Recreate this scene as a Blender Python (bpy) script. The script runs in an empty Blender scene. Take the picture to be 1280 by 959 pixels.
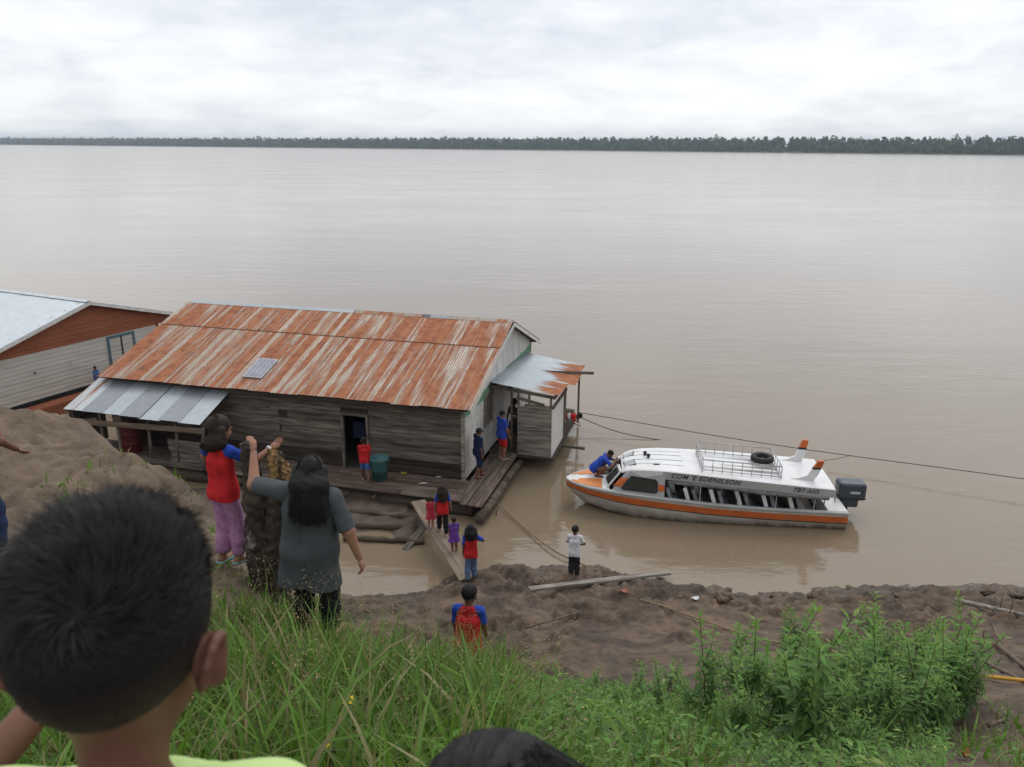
import bpy, math, random
import numpy as np
from mathutils import Vector, Matrix, Euler
random.seed(7); RNG = np.random.default_rng(11)
SC = bpy.context.scene
COL = SC.collection
rad = math.radians

# ------------------------------------------------------------------ camera
CAM_H = 9.8
F_PX = 985.0
PITCH = rad(16.8056); ROLL = rad(0.3581)
cp, sp = math.cos(PITCH), math.sin(PITCH)
FW = np.array([0, cp, -sp]); _u0 = np.array([0, sp, cp]); _r0 = np.array([1.0, 0, 0])
RIGHT = math.cos(ROLL) * _r0 + math.sin(ROLL) * _u0
UP = -math.sin(ROLL) * _r0 + math.cos(ROLL) * _u0
CAM = np.array([0, 0, CAM_H])
cam_d = bpy.data.cameras.new('camera'); cam = bpy.data.objects.new('camera', cam_d); COL.objects.link(cam)
cam_d.sensor_width = 36.0; cam_d.lens = 36.0 * F_PX / 1280.0
cam_d.clip_start = 0.05; cam_d.clip_end = 20000
cam_d.dof.use_dof = True; cam_d.dof.focus_distance = 14.0; cam_d.dof.aperture_fstop = 7.5
m = Matrix(((RIGHT[0], UP[0], -FW[0], 0), (RIGHT[1], UP[1], -FW[1], 0), (RIGHT[2], UP[2], -FW[2], CAM_H), (0, 0, 0, 1)))
cam.matrix_world = m
SC.camera = cam

# ------------------------------------------------------------------ sky and sun
SUN_DIR = Vector((0.30, 0.62, 1.0)).normalized()
world = bpy.data.worlds.new('World'); SC.world = world; world.use_nodes = True
nt = world.node_tree; nt.nodes.clear()
N = nt.nodes.new; L = nt.links.new
wo = N('ShaderNodeOutputWorld')
sky = N('ShaderNodeTexSky'); sky.sky_type = 'NISHITA'; sky.sun_disc = False
sky.sun_elevation = math.asin(SUN_DIR.z); sky.sun_rotation = math.atan2(SUN_DIR.x, SUN_DIR.y)
b1 = N('ShaderNodeBackground'); b1.inputs[1].default_value = 0.1; L(sky.outputs[0], b1.inputs[0])
tc = N('ShaderNodeTexCoord'); sx = N('ShaderNodeSeparateXYZ'); L(tc.outputs['Generated'], sx.inputs[0])
def wmath(op, a, b=None, clamp=False):
    n = N('ShaderNodeMath'); n.operation = op; n.use_clamp = clamp
    for i, v in enumerate((a, b)):
        if v is None: continue
        if isinstance(v, (int, float)): n.inputs[i].default_value = v
        else: L(v, n.inputs[i])
    return n.outputs[0]
az = wmath('ABSOLUTE', sx.outputs[2]); den = wmath('ADD', az, 0.22)
cx = wmath('DIVIDE', sx.outputs[0], den); cy = wmath('DIVIDE', sx.outputs[1], den)
cb = N('ShaderNodeCombineXYZ'); L(cx, cb.inputs[0]); L(cy, cb.inputs[1])
def wnoise(scale, detail, rough, off):
    mp = N('ShaderNodeMapping'); mp.inputs['Location'].default_value = off; L(cb.outputs[0], mp.inputs[0])
    n = N('ShaderNodeTexNoise'); n.inputs['Scale'].default_value = scale; n.inputs['Detail'].default_value = detail
    n.inputs['Roughness'].default_value = rough; n.inputs['Distortion'].default_value = 0.4; L(mp.outputs[0], n.inputs['Vector']); return n.outputs[0]
big = wnoise(0.85, 6, 0.52, (3.1, 1.7, 0)); fine = wnoise(3.0, 7, 0.56, (7.7, 4.2, 2))
mix = wmath('ADD', wmath('MULTIPLY', big, 0.62), wmath('MULTIPLY', fine, 0.38))
rp = N('ShaderNodeValToRGB'); L(mix, rp.inputs[0])
e = rp.color_ramp.elements
e[0].position = 0.38; e[0].color = (0.60, 0.625, 0.685, 1)
e[1].position = 0.62; e[1].color = (0.87, 0.88, 0.89, 1)
q = rp.color_ramp.elements.new(0.5); q.color = (0.75, 0.77, 0.80, 1)
b2 = N('ShaderNodeBackground'); b2.inputs[1].default_value = 1.0; L(rp.outputs[0], b2.inputs[0])
mx = N('ShaderNodeMixShader'); mx.inputs[0].default_value = 0.93
L(b1.outputs[0], mx.inputs[1]); L(b2.outputs[0], mx.inputs[2]); L(mx.outputs[0], wo.inputs[0])
sd = bpy.data.lights.new('sun', 'SUN'); sd.energy = 0.9; sd.angle = rad(35); sd.color = (1, 0.97, 0.93)
so = bpy.data.objects.new('sun', sd); COL.objects.link(so); so.location = (20, 40, 80)
so.rotation_euler = (-SUN_DIR).to_track_quat('-Z', 'Y').to_euler()
SC.view_settings.view_transform = 'Standard'; SC.view_settings.look = 'None'
SC.view_settings.exposure = 0.38; SC.view_settings.gamma = 1.0; SC.view_settings.use_curve_mapping = False
SC.cycles.use_denoising = True; SC.cycles.max_bounces = 8; SC.cycles.volume_bounces = 0
SC.cycles.transparent_max_bounces = 8

# ------------------------------------------------------------------ helpers
def at(px, py, z):
    d = FW * F_PX + RIGHT * (px - 640) - UP * (py - 479.5)
    return CAM + d * ((z - CAM_H) / d[2])
def aty(px, py, y):
    d = FW * F_PX + RIGHT * (px - 640) - UP * (py - 479.5)
    return CAM + d * (y / d[1])
def depth_pt(px, py, zc):
    return CAM + FW * zc + RIGHT * ((px - 640) / F_PX * zc) - UP * ((py - 479.5) / F_PX * zc)

def link(o, parent=None):
    COL.objects.link(o)
    if parent is not None: o.parent = parent
    return o
def tag(o, label=None, cat=None, group=None, kind=None):
    if label: o['label'] = label
    if cat: o['category'] = cat
    if group: o['group'] = group
    if kind: o['kind'] = kind
    return o
def thing(name, label, cat, loc=(0, 0, 0), rz=0.0, group=None):
    o = bpy.data.objects.new(name, None); o.empty_display_size = 0.2
    o.location = tuple(float(a) for a in loc); o.rotation_euler = (0, 0, rz); link(o)
    return tag(o, label, cat, group)
def mobj(name, me, mat=None, parent=None):
    if mat is not None and len(me.materials) == 0: me.materials.append(mat)
    return link(bpy.data.objects.new(name, me), parent)
def mesh_np(name, V, Q=None, T=None, smooth=True):
    me = bpy.data.meshes.new(name)
    V = np.asarray(V, np.float32); me.vertices.add(len(V)); me.vertices.foreach_set('co', V.ravel())
    Q = np.zeros((0, 4), np.int32) if Q is None else np.asarray(Q, np.int32).reshape(-1, 4)
    T = np.zeros((0, 3), np.int32) if T is None else np.asarray(T, np.int32).reshape(-1, 3)
    li = np.concatenate([Q.ravel(), T.ravel()]).astype(np.int32)
    me.loops.add(len(li)); me.loops.foreach_set('vertex_index', li)
    st = np.concatenate([np.arange(len(Q)) * 4, len(Q) * 4 + np.arange(len(T)) * 3]).astype(np.int32)
    me.polygons.add(len(st)); me.polygons.foreach_set('loop_start', st)
    if smooth: me.polygons.foreach_set('use_smooth', np.ones(len(st), bool))
    me.update(calc_edges=True); me.validate()
    return me
class MB:
    """collects simple solids; build() makes one mesh object"""
    def __init__(s): s.v = []; s.f = []
    def add(s, V, Fc):
        n = len(s.v); s.v += [tuple(float(c) for c in p) for p in V]; s.f += [tuple(i + n for i in f) for f in Fc]; return s
    def box(s, c, d, rz=0, rx=0, ry=0):
        M = Euler((rx, ry, rz)).to_matrix(); c = Vector([float(a) for a in c])
        P = [c + M @ Vector((x * d[0] / 2, y * d[1] / 2, z * d[2] / 2)) for z in (-1, 1) for y in (-1, 1) for x in (-1, 1)]
        return s.add(P, [(0, 2, 3, 1), (4, 5, 7, 6), (0, 1, 5, 4), (2, 6, 7, 3), (0, 4, 6, 2), (1, 3, 7, 5)])
    def bar(s, a, b, w, h):
        a = Vector([float(t) for t in a]); b = Vector([float(t) for t in b]); d = (b - a).normalized()
        up = Vector((0, 0, 1)) if abs(d.z) < 0.95 else Vector((0, 1, 0))
        r = d.cross(up).normalized() * (w / 2); t = r.cross(d).normalized() * (h / 2)
        P = [a - r - t, a + r - t, a + r + t, a - r + t, b - r - t, b + r - t, b + r + t, b - r + t]
        return s.add(P, [(3, 2, 1, 0), (4, 5, 6, 7), (0, 1, 5, 4), (1, 2, 6, 5), (2, 3, 7, 6), (3, 0, 4, 7)])
    def tube(s, pts, rs, n=8, cap=True):
        pts = [Vector([float(t) for t in p]) for p in pts]
        if isinstance(rs, (int, float)): rs = [rs] * len(pts)
        V = []; prev = None
        for i, p in enumerate(pts):
            d = (pts[min(i + 1, len(pts) - 1)] - pts[max(i - 1, 0)]).normalized()
            if prev is None:
                a = Vector((0, 0, 1)) if abs(d.z) < 0.9 else Vector((1, 0, 0)); r = d.cross(a).normalized()
            else:
                r = (prev - d * prev.dot(d)).normalized()
            prev = r; t = d.cross(r)
            V += [p + (r * math.cos(2 * math.pi * k / n) + t * math.sin(2 * math.pi * k / n)) * rs[i] for k in range(n)]
        Fc = [(i * n + k, i * n + (k + 1) % n, (i + 1) * n + (k + 1) % n, (i + 1) * n + k) for i in range(len(pts) - 1) for k in range(n)]
        if cap:
            Fc.append(tuple(range(n - 1, -1, -1))); Fc.append(tuple((len(pts) - 1) * n + k for k in range(n)))
        return s.add(V, Fc)
    def prism(s, poly, vec):
        """closed polygon of 3-D points swept along vec"""
        n = len(poly); P = [Vector([float(t) for t in p]) for p in poly]; vec = Vector(vec)
        return s.add(P + [p + vec for p in P], [tuple(range(n - 1, -1, -1)), tuple(range(n, 2 * n))] + [(i, (i + 1) % n, n + (i + 1) % n, n + i) for i in range(n)])
    def lathe(s, prof, n=24, c=(0, 0, 0)):
        V = []
        for r, z in prof: V += [(c[0] + r * math.cos(2 * math.pi * k / n), c[1] + r * math.sin(2 * math.pi * k / n), c[2] + z) for k in range(n)]
        return s.add(V, [(i * n + k, i * n + (k + 1) % n, (i + 1) * n + (k + 1) % n, (i + 1) * n + k) for i in range(len(prof) - 1) for k in range(n)])
    def mesh(s, name, smooth=False):
        me = bpy.data.meshes.new(name); me.from_pydata(s.v, [], s.f)
        if smooth: me.polygons.foreach_set('use_smooth', [True] * len(me.polygons))
        me.update(); return me
    def build(s, name, mat, parent=None, smooth=False): return mobj(name, s.mesh(name, smooth), mat, parent)

# value noise, vectorised
def _hash(ix, iy, iz, seed):
    h = (ix.astype(np.int64) * 374761393 + iy.astype(np.int64) * 668265263 + iz.astype(np.int64) * 2147483647 + seed * 974711) & 0xffffffff
    h = ((h ^ (h >> 13)) * 1274126177) & 0xffffffff
    return ((h ^ (h >> 16)) & 0xffff) / 65535.0
def vnoise2(x, y, seed=0):
    ix = np.floor(x); iy = np.floor(y); fx = x - ix; fy = y - iy
    fx = fx * fx * (3 - 2 * fx); fy = fy * fy * (3 - 2 * fy); z = np.zeros_like(ix)
    a = _hash(ix, iy, z, seed); b = _hash(ix + 1, iy, z, seed); c = _hash(ix, iy + 1, z, seed); d = _hash(ix + 1, iy + 1, z, seed)
    return (a * (1 - fx) + b * fx) * (1 - fy) + (c * (1 - fx) + d * fx) * fy
def fbm2(x, y, oct=4, seed=0, gain=0.5):
    s = 0; a = 1; t = 0
    for o in range(oct):
        s = s + a * vnoise2(x * 2 ** o + 17.3 * o, y * 2 ** o - 9.1 * o, seed + o); t += a; a *= gain
    return s / t

# ------------------------------------------------------------------ materials
def newmat(name):
    M = bpy.data.materials.new(name); M.use_nodes = True
    return M, M.node_tree, M.node_tree.nodes['Principled BSDF']
class NT:
    def __init__(s, nt): s.nt = nt
    def n(s, t, **kw):
        x = s.nt.nodes.new(t)
        for k, v in kw.items(): setattr(x, k, v)
        return x
    def l(s, a, b): s.nt.links.new(a, b)
    def math(s, op, a, b=None, clamp=False):
        x = s.n('ShaderNodeMath', operation=op, use_clamp=clamp)
        for i, v in enumerate((a, b)):
            if v is None: continue
            if isinstance(v, (int, float)): x.inputs[i].default_value = v
            else: s.l(v, x.inputs[i])
        return x.outputs[0]
    def coord(s, kind='Object', scale=(1, 1, 1), rand=True):
        tc = s.n('ShaderNodeTexCoord'); mp = s.n('ShaderNodeMapping'); mp.inputs['Scale'].default_value = scale
        s.l(tc.outputs[kind], mp.inputs[0])
        if rand:
            oi = s.n('ShaderNodeObjectInfo'); mu = s.math('MULTIPLY', oi.outputs['Random'], 37.0)
            cm = s.n('ShaderNodeCombineXYZ')
            for i in range(3): s.l(mu, cm.inputs[i])
            s.l(cm.outputs[0], mp.inputs['Location'])
        return mp.outputs[0]
    def noise(s, vec, scale, detail=4, rough=0.55, dist=0.0):
        x = s.n('ShaderNodeTexNoise'); x.inputs['Scale'].default_value = scale; x.inputs['Detail'].default_value = detail
        x.inputs['Roughness'].default_value = rough; x.inputs['Distortion'].default_value = dist
        s.l(vec, x.inputs['Vector']); return x.outputs[0]
    def ramp(s, fac, stops):
        x = s.n('ShaderNodeValToRGB'); el = x.color_ramp.elements
        while len(el) < len(stops): el.new(0.5)
        for e, (p, c) in zip(el, stops):
            e.position = p; e.color = (c, c, c, 1) if isinstance(c, (int, float)) else (c[0], c[1], c[2], 1)
        s.l(fac, x.inputs[0]); return x.outputs[0]
    def mix(s, fac, a, b, mode='MIX'):
        x = s.n('ShaderNodeMix', data_type='RGBA', blend_type=mode)
        for sock, v in ((x.inputs[0], fac), (x.inputs[6], a), (x.inputs[7], b)):
            if isinstance(v, (int, float)): sock.default_value = v
            elif isinstance(v, tuple): sock.default_value = (v[0], v[1], v[2], 1)
            else: s.l(v, sock)
        return x.outputs[2]
    def bump(s, h, strength, dist, bs):
        x = s.n('ShaderNodeBump'); x.inputs['Strength'].default_value = strength; x.inputs['Distance'].default_value = dist
        s.l(h, x.inputs['Height']); s.l(x.outputs[0], bs.inputs['Normal']); return x
def pmat(name, c1, c2=None, scale=6, rough=0.7, bump=0.0, bdist=0.01, stretch=(1, 1, 1), detail=5, metallic=0.0, spec=0.3, contrast=(0.35, 0.65), c3=None, s3=1.3, a3=(0.5, 0.62), varn=0.12, coat=0.0):
    M, nt_, bs = newmat(name); T = NT(nt_)
    v = T.coord('Object', stretch)
    nz = T.noise(v, scale, detail)
    c2 = c2 or tuple(a * 0.75 for a in c1)
    col = T.ramp(nz, [(contrast[0], c1), (contrast[1], c2)])
    if c3:
        nz3 = T.noise(v, s3, 6, 0.65); f3 = T.ramp(nz3, [(a3[0], 0.0), (a3[1], 1.0)]); col = T.mix(f3, col, c3)
    if varn:
        oi = T.n('ShaderNodeObjectInfo'); hv = T.n('ShaderNodeHueSaturation'); T.l(col, hv.inputs['Color'])
        T.l(T.math('ADD', T.math('MULTIPLY', oi.outputs['Random'], 2 * varn), 1 - varn), hv.inputs['Value']); col = hv.outputs[0]
    T.l(col, bs.inputs['Base Color']); bs.inputs['Roughness'].default_value = rough; bs.inputs['Metallic'].default_value = metallic
    bs.inputs['Specular IOR Level'].default_value = spec; bs.inputs['Coat Weight'].default_value = coat
    if bump: T.bump(nz, bump, bdist, bs)
    return M
def leafmat(name, dark, light, trans=0.35, attr=True):
    M, nt_, bs = newmat(name); T = NT(nt_)
    if attr:
        a = T.n('ShaderNodeAttribute'); a.attribute_name = 'tint'; f = a.outputs['Fac']
    else:
        oi = T.n('ShaderNodeObjectInfo'); f = oi.outputs['Random']
    col = T.ramp(f, [(0.0, dark), (0.75, light), (1.0, (light[0] * 1.7, light[1] * 1.15, light[2] * 1.6))])
    nt_.nodes.remove(bs); out = nt_.nodes['Material Output']
    df = T.n('ShaderNodeBsdfPrincipled'); T.l(col, df.inputs['Base Color']); df.inputs['Roughness'].default_value = 0.55; df.inputs['Specular IOR Level'].default_value = 0.25
    tr = T.n('ShaderNodeBsdfTranslucent'); T.l(T.mix(1.0, col, (1.1, 1.2, 0.6), 'MULTIPLY'), tr.inputs[0])
    ms = T.n('ShaderNodeMixShader'); ms.inputs[0].default_value = trans
    T.l(df.outputs[0], ms.inputs[1]); T.l(tr.outputs[0], ms.inputs[2]); T.l(ms.outputs[0], out.inputs[0])
    return M

def rust_mat(name, cover, zinc=(0.33, 0.285, 0.235), zinc2=(0.25, 0.205, 0.165), axis='y', ends=None):
    """corrugated sheet; local x runs across the sheet, y along the slope"""
    M, nt_, bs = newmat(name); T = NT(nt_)
    oi = T.n('ShaderNodeObjectInfo')
    st = T.coord('Object', (8, 0.28, 1)); n1 = T.noise(st, 1.0, 6, 0.68)
    st2 = T.coord('Object', (3.2, 0.4, 1)); n2 = T.noise(st2, 1.0, 4, 0.55)
    st3 = T.coord('Object', (2.5, 2.5, 1)); n3 = T.noise(st3, 1.6, 6, 0.6)
    tot = T.math('ADD', T.math('MULTIPLY', n1, 0.55), T.math('MULTIPLY', n2, 0.45))
    tc = T.n('ShaderNodeTexCoord'); se = T.n('ShaderNodeSeparateXYZ'); T.l(tc.outputs['Object'], se.inputs[0])
    # fresher zinc strip beside the lap of each sheet, where the neighbour sheltered it
    lap = T.math('MULTIPLY', T.math('LESS_THAN', T.math('ADD', se.outputs[0], T.math('MULTIPLY', T.math('SUBTRACT', n3, 0.5), 0.10)), -0.27), T.math('GREATER_THAN', oi.outputs['Random'], 0.25))
    tot = T.math('SUBTRACT', T.math('ADD', tot, T.math('MULTIPLY', T.math('SUBTRACT', oi.outputs['Random'], 0.5), 0.05)), T.math('MULTIPLY', lap, 0.13))
    if ends is not None:
        tot = T.math('ADD', tot, T.math('MULTIPLY', T.math('SUBTRACT', se.outputs[1], ends[0]), ends[1]))
    f = T.ramp(tot, [(cover - 0.055, 0.0), (cover + 0.05, 1.0)])
    rc = T.ramp(n3, [(0.25, (0.17, 0.055, 0.028)), (0.5, (0.34, 0.122, 0.05)), (0.75, (0.44, 0.19, 0.085))])
    rc = T.mix(T.ramp(n1, [(0.45, 0.0), (0.75, 0.55)]), rc, (0.17, 0.05, 0.03))
    zc = T.ramp(n3, [(0.3, zinc), (0.7, zinc2)])
    col = T.mix(f, zc, rc)
    T.l(col, bs.inputs['Base Color'])
    T.l(T.ramp(f, [(0, 0.42), (1, 0.85)]), bs.inputs['Roughness'])
    T.l(T.ramp(f, [(0, 0.35), (1, 0.0)]), bs.inputs['Metallic'])
    T.bump(n3, 0.25, 0.01, bs)
    return M

M = {}
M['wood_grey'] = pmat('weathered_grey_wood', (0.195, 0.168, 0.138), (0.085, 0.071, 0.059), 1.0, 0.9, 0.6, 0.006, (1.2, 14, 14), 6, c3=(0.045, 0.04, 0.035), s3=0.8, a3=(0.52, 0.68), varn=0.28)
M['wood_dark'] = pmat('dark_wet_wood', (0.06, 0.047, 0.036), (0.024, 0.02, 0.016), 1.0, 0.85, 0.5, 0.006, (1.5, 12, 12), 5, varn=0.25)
M['wood_deck'] = pmat('worn_brown_deck_wood', (0.125, 0.088, 0.066), (0.055, 0.038, 0.03), 1.0, 0.8, 0.5, 0.005, (1.2, 12, 12), 6, c3=(0.16, 0.125, 0.1), s3=0.7, varn=0.25)
M['wood_decky'] = pmat('worn_brown_deck_wood_crosswise', (0.13, 0.092, 0.07), (0.06, 0.042, 0.033), 1.0, 0.8, 0.5, 0.005, (12, 1.2, 12), 6, c3=(0.16, 0.125, 0.1), s3=0.7, varn=0.25)
M['wood_plank'] = pmat('bare_plank_wood', (0.22, 0.17, 0.125), (0.12, 0.09, 0.068), 1.0, 0.85, 0.5, 0.004, (1.2, 12, 12), 6, varn=0.1)
M['wood_pale'] = pmat('pale_bleached_wood', (0.33, 0.30, 0.26), (0.19, 0.165, 0.14), 1.0, 0.85, 0.5, 0.004, (1.2, 12, 12), 6, c3=(0.12, 0.10, 0.085), s3=0.9, varn=0.12)
M['white_dirty'] = pmat('dirty_white_paint', (0.60, 0.59, 0.56), (0.46, 0.45, 0.42), 2.0, 0.75, 0.15, 0.004, (4, 4, 0.7), 6, c3=(0.26, 0.24, 0.21), s3=1.0, a3=(0.55, 0.75), varn=0.07)
M['white_board'] = pmat('white_painted_board', (0.62, 0.61, 0.58), (0.50, 0.49, 0.46), 2.0, 0.75, 0.15, 0.004, (6, 6, 0.8), 6, c3=(0.30, 0.28, 0.25), s3=0.7, a3=(0.58, 0.78), varn=0.13)
M['siding'] = pmat('white_painted_siding', (0.56, 0.53, 0.48), (0.46, 0.43, 0.39), 1.2, 0.7, 0.2, 0.004, (0.8, 6, 6), 6, c3=(0.32, 0.27, 0.22), s3=0.8, a3=(0.6, 0.8), varn=0.06)
M['terracotta'] = pmat('terracotta_paint', (0.31, 0.105, 0.052), (0.24, 0.078, 0.04), 1.2, 0.75, 0.2, 0.004, (0.8, 6, 6), 5, varn=0.08)
M['green_paint'] = pmat('pale_green_paint', (0.15, 0.33, 0.20), (0.11, 0.25, 0.15), 2.0, 0.75, 0.1, 0.004, (1, 1, 1), 6, c3=(0.30, 0.33, 0.27), s3=1.6, a3=(0.6, 0.75))
M['blue_paint'] = pmat('blue_grey_paint', (0.10, 0.185, 0.24), (0.07, 0.13, 0.17), 4, 0.7)
M['black_band'] = pmat('black_tar_board', (0.02, 0.022, 0.024), (0.012, 0.012, 0.013), 4, 0.6)
M['rust_roof'] = rust_mat('rusted_corrugated_iron', 0.468)
M['rust_roof2'] = rust_mat('rusted_corrugated_iron_upper', 0.44)
M['zinc_light'] = rust_mat('pale_zinc_sheet', 0.72, (0.43, 0.47, 0.49), (0.37, 0.405, 0.425))
M['zinc_grey'] = rust_mat('grey_zinc_sheet', 0.70, (0.29, 0.31, 0.33), (0.24, 0.258, 0.275))
M['zinc_rusty'] = rust_mat('part_rusted_zinc_sheet', 0.56, (0.50, 0.53, 0.54), (0.42, 0.45, 0.46))
M['zinc_porch'] = rust_mat('porch_zinc_sheet_rusted_at_the_edge', 0.68, (0.30, 0.34, 0.365), (0.24, 0.28, 0.305), ends=(1.05, 0.34))
M['zinc_white'] = rust_mat('new_white_zinc_sheet', 0.80, (0.62, 0.66, 0.69), (0.52, 0.56, 0.59))
M['boat_white'] = pmat('boat_white_gelcoat', (0.74, 0.74, 0.74), (0.64, 0.64, 0.63), 2.2, 0.35, 0.0, c3=(0.52, 0.50, 0.47), s3=0.9, a3=(0.58, 0.8), varn=0.0, coat=0.15)
M['boat_side'] = pmat('boat_pale_grey_paint', (0.42, 0.42, 0.415), (0.35, 0.35, 0.345), 2.0, 0.5, 0.0, varn=0.0)
M['boat_hull'] = pmat('boat_stained_white_hull', (0.55, 0.53, 0.49), (0.42, 0.395, 0.35), 2.0, 0.5, 0.0, 0.01, (1, 1, 3), c3=(0.27, 0.235, 0.18), s3=1.5, a3=(0.55, 0.75), varn=0.0)
M['boat_orange'] = pmat('boat_orange_paint', (0.56, 0.135, 0.03), (0.47, 0.105, 0.026), 3, 0.42, 0.0, c3=(0.40, 0.14, 0.06), s3=2.0, a3=(0.6, 0.75), varn=0.0)
M['boat_deck_orange'] = pmat('boat_deck_orange_paint', (0.68, 0.25, 0.08), (0.58, 0.20, 0.065), 3, 0.5, 0.0, c3=(0.6, 0.36, 0.2), s3=2.0, a3=(0.62, 0.78), varn=0.0)
M['boat_inside'] = pmat('boat_brown_interior', (0.13, 0.11, 0.09), (0.08, 0.066, 0.052), 3, 0.8, varn=0)
M['seat'] = pmat('grey_blue_vinyl', (0.27, 0.28, 0.30), (0.20, 0.208, 0.225), 4, 0.55)
M['glass_dark'] = pmat('dark_tinted_glass', (0.035, 0.036, 0.034), (0.05, 0.048, 0.042), 2, 0.08, spec=0.5)
M['glass_pale'] = pmat('pale_reflecting_glass', (0.42, 0.43, 0.43), (0.36, 0.37, 0.37), 2, 0.1, spec=0.5)
M['rubber'] = pmat('black_rubber', (0.02, 0.02, 0.021), (0.03, 0.03, 0.03), 10, 0.7)
M['metal_rail'] = pmat('galvanised_rail', (0.48, 0.48, 0.48), (0.36, 0.36, 0.36), 8, 0.45, metallic=0.3)
M['motor'] = pmat('motor_blue_grey', (0.055, 0.07, 0.085), (0.045, 0.055, 0.068), 5, 0.35, coat=0.2)
M['motor_dark'] = pmat('motor_black', (0.018, 0.019, 0.021), (0.026, 0.027, 0.028), 5, 0.5)
M['letter'] = pmat('dark_lettering', (0.05, 0.052, 0.055), (0.04, 0.04, 0.042), 5, 0.6)
M['decal'] = pmat('pale_decal', (0.5, 0.52, 0.54), (0.46, 0.48, 0.5), 5, 0.4)
M['canvas'] = pmat('rolled_grey_canvas', (0.22, 0.215, 0.21), (0.13, 0.125, 0.12), 7, 0.9, 0.4, 0.01, (1, 3, 3))
M['bucket'] = pmat('teal_plastic', (0.045, 0.145, 0.155), (0.06, 0.17, 0.18), 5, 0.5, c3=(0.10, 0.17, 0.165), s3=4)
M['solar'] = pmat('solar_cell', (0.20, 0.20, 0.26), (0.25, 0.25, 0.31), 6, 0.25, spec=0.6)
M['solar_frame'] = pmat('aluminium_frame', (0.45, 0.46, 0.48), None, 6, 0.4)
M['rope_dark'] = pmat('dark_mooring_rope', (0.022, 0.02, 0.018), (0.035, 0.03, 0.027), 30, 0.9)
M['rope_tan'] = pmat('tan_rope', (0.28, 0.20, 0.11), (0.17, 0.12, 0.07), 20, 0.9)
M['rope_yellow'] = pmat('yellow_rope', (0.58, 0.32, 0.05), (0.45, 0.24, 0.04), 25, 0.8)
M['bark'] = pmat('dark_rotten_bark', (0.085, 0.066, 0.05), (0.018, 0.015, 0.013), 9, 0.95, 1.0, 0.05, (1, 1, 0.3), 8, c3=(0.20, 0.17, 0.14), s3=9, a3=(0.58, 0.66))
M['rot'] = pmat('yellow_rotten_heartwood', (0.34, 0.21, 0.085), (0.13, 0.075, 0.035), 16, 0.95, 1.0, 0.05, (1, 1, 0.25), 8, c3=(0.045, 0.034, 0.027), s3=8, a3=(0.50, 0.58))
M['log'] = pmat('waterlogged_log', (0.13, 0.10, 0.075), (0.05, 0.04, 0.03), 2, 0.9, 0.8, 0.02, (0.4, 3, 3), 6, c3=(0.075, 0.08, 0.04), s3=1.5, a3=(0.58, 0.7))
M['stick'] = pmat('dry_stick', (0.20, 0.15, 0.11), (0.11, 0.08, 0.06), 8, 0.9, 0.4, 0.005)
M['litter_white'] = pmat('white_litter', (0.6, 0.6, 0.6), None, 5, 0.6)
M['litter_red'] = pmat('faded_red_litter', (0.36, 0.12, 0.09), None, 5, 0.7)
M['litter_lime'] = pmat('lime_litter', (0.42, 0.46, 0.05), None, 5, 0.6)
M['barrel_red'] = pmat('dull_red_plastic', (0.13, 0.02, 0.022), (0.09, 0.016, 0.016), 5, 0.6)
M['petal'] = pmat('yellow_petal', (0.78, 0.55, 0.02), (0.7, 0.42, 0.02), 20, 0.6)
M['leaf_dead'] = pmat('dead_orange_leaf', (0.42, 0.17, 0.05), (0.3, 0.11, 0.04), 10, 0.7)
M['grass'] = leafmat('grass_blade', (0.065, 0.115, 0.022), (0.165, 0.31, 0.05))
M['straw'] = leafmat('dry_grass_straw', (0.16, 0.14, 0.06), (0.30, 0.27, 0.14), 0.25)
M['weed'] = leafmat('weed_leaf', (0.05, 0.11, 0.03), (0.16, 0.31, 0.065))
M['weed_leaf'] = leafmat('weed_leaf_single', (0.06, 0.13, 0.032), (0.16, 0.31, 0.065), attr=False)
M['weed_stem'] = pmat('weed_stem', (0.10, 0.12, 0.04), (0.09, 0.055, 0.03), 5, 0.7)
M['forest'] = leafmat('far_forest_foliage', (0.030, 0.060, 0.026), (0.066, 0.115, 0.044), 0.15)
M['bank_far'] = pmat('far_bank_grass', (0.13, 0.14, 0.07), (0.10, 0.09, 0.06), 0.03, 0.95, varn=0)
def cloth(name, c, c2=None, sc=14): return pmat(name, c, c2 or tuple(a * 0.72 for a in c), sc, 0.9, 0.35, 0.006, detail=4, spec=0.15, varn=0.0)
M['red'] = cloth('red_cotton', (0.55, 0.025, 0.03)); M['blue'] = cloth('royal_blue_cotton', (0.03, 0.075, 0.42))
M['grey_tee'] = cloth('slate_grey_cotton', (0.085, 0.092, 0.098), (0.062, 0.068, 0.073), 5)
M['black_cloth'] = cloth('black_cloth', (0.018, 0.018, 0.021)); M['navy'] = cloth('navy_cloth', (0.016, 0.026, 0.075))
M['jeans'] = cloth('blue_denim', (0.085, 0.14, 0.24), (0.12, 0.18, 0.28)); M['jeans_dark'] = cloth('dark_denim', (0.03, 0.045, 0.10))
M['pink'] = cloth('mauve_pink_printed_cloth', (0.45, 0.23, 0.39), (0.30, 0.14, 0.27), 60); M['purple'] = cloth('purple_cloth', (0.16, 0.065, 0.34))
M['white_cloth'] = cloth('white_cotton', (0.72, 0.72, 0.75), (0.6, 0.6, 0.64)); M['rose'] = cloth('rose_red_cloth', (0.52, 0.05, 0.08))
M['lime'] = cloth('pale_lime_cotton', (0.55, 0.72, 0.30), (0.5, 0.66, 0.27)); M['charcoal'] = cloth('charcoal_cloth', (0.03, 0.033, 0.036))
M['aqua'] = cloth('aqua_foam', (0.26, 0.56, 0.60)); M['sole'] = cloth('pale_sandal', (0.5, 0.45, 0.4)); M['bluepale'] = cloth('mid_blue_cotton', (0.08, 0.17, 0.42))
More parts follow.
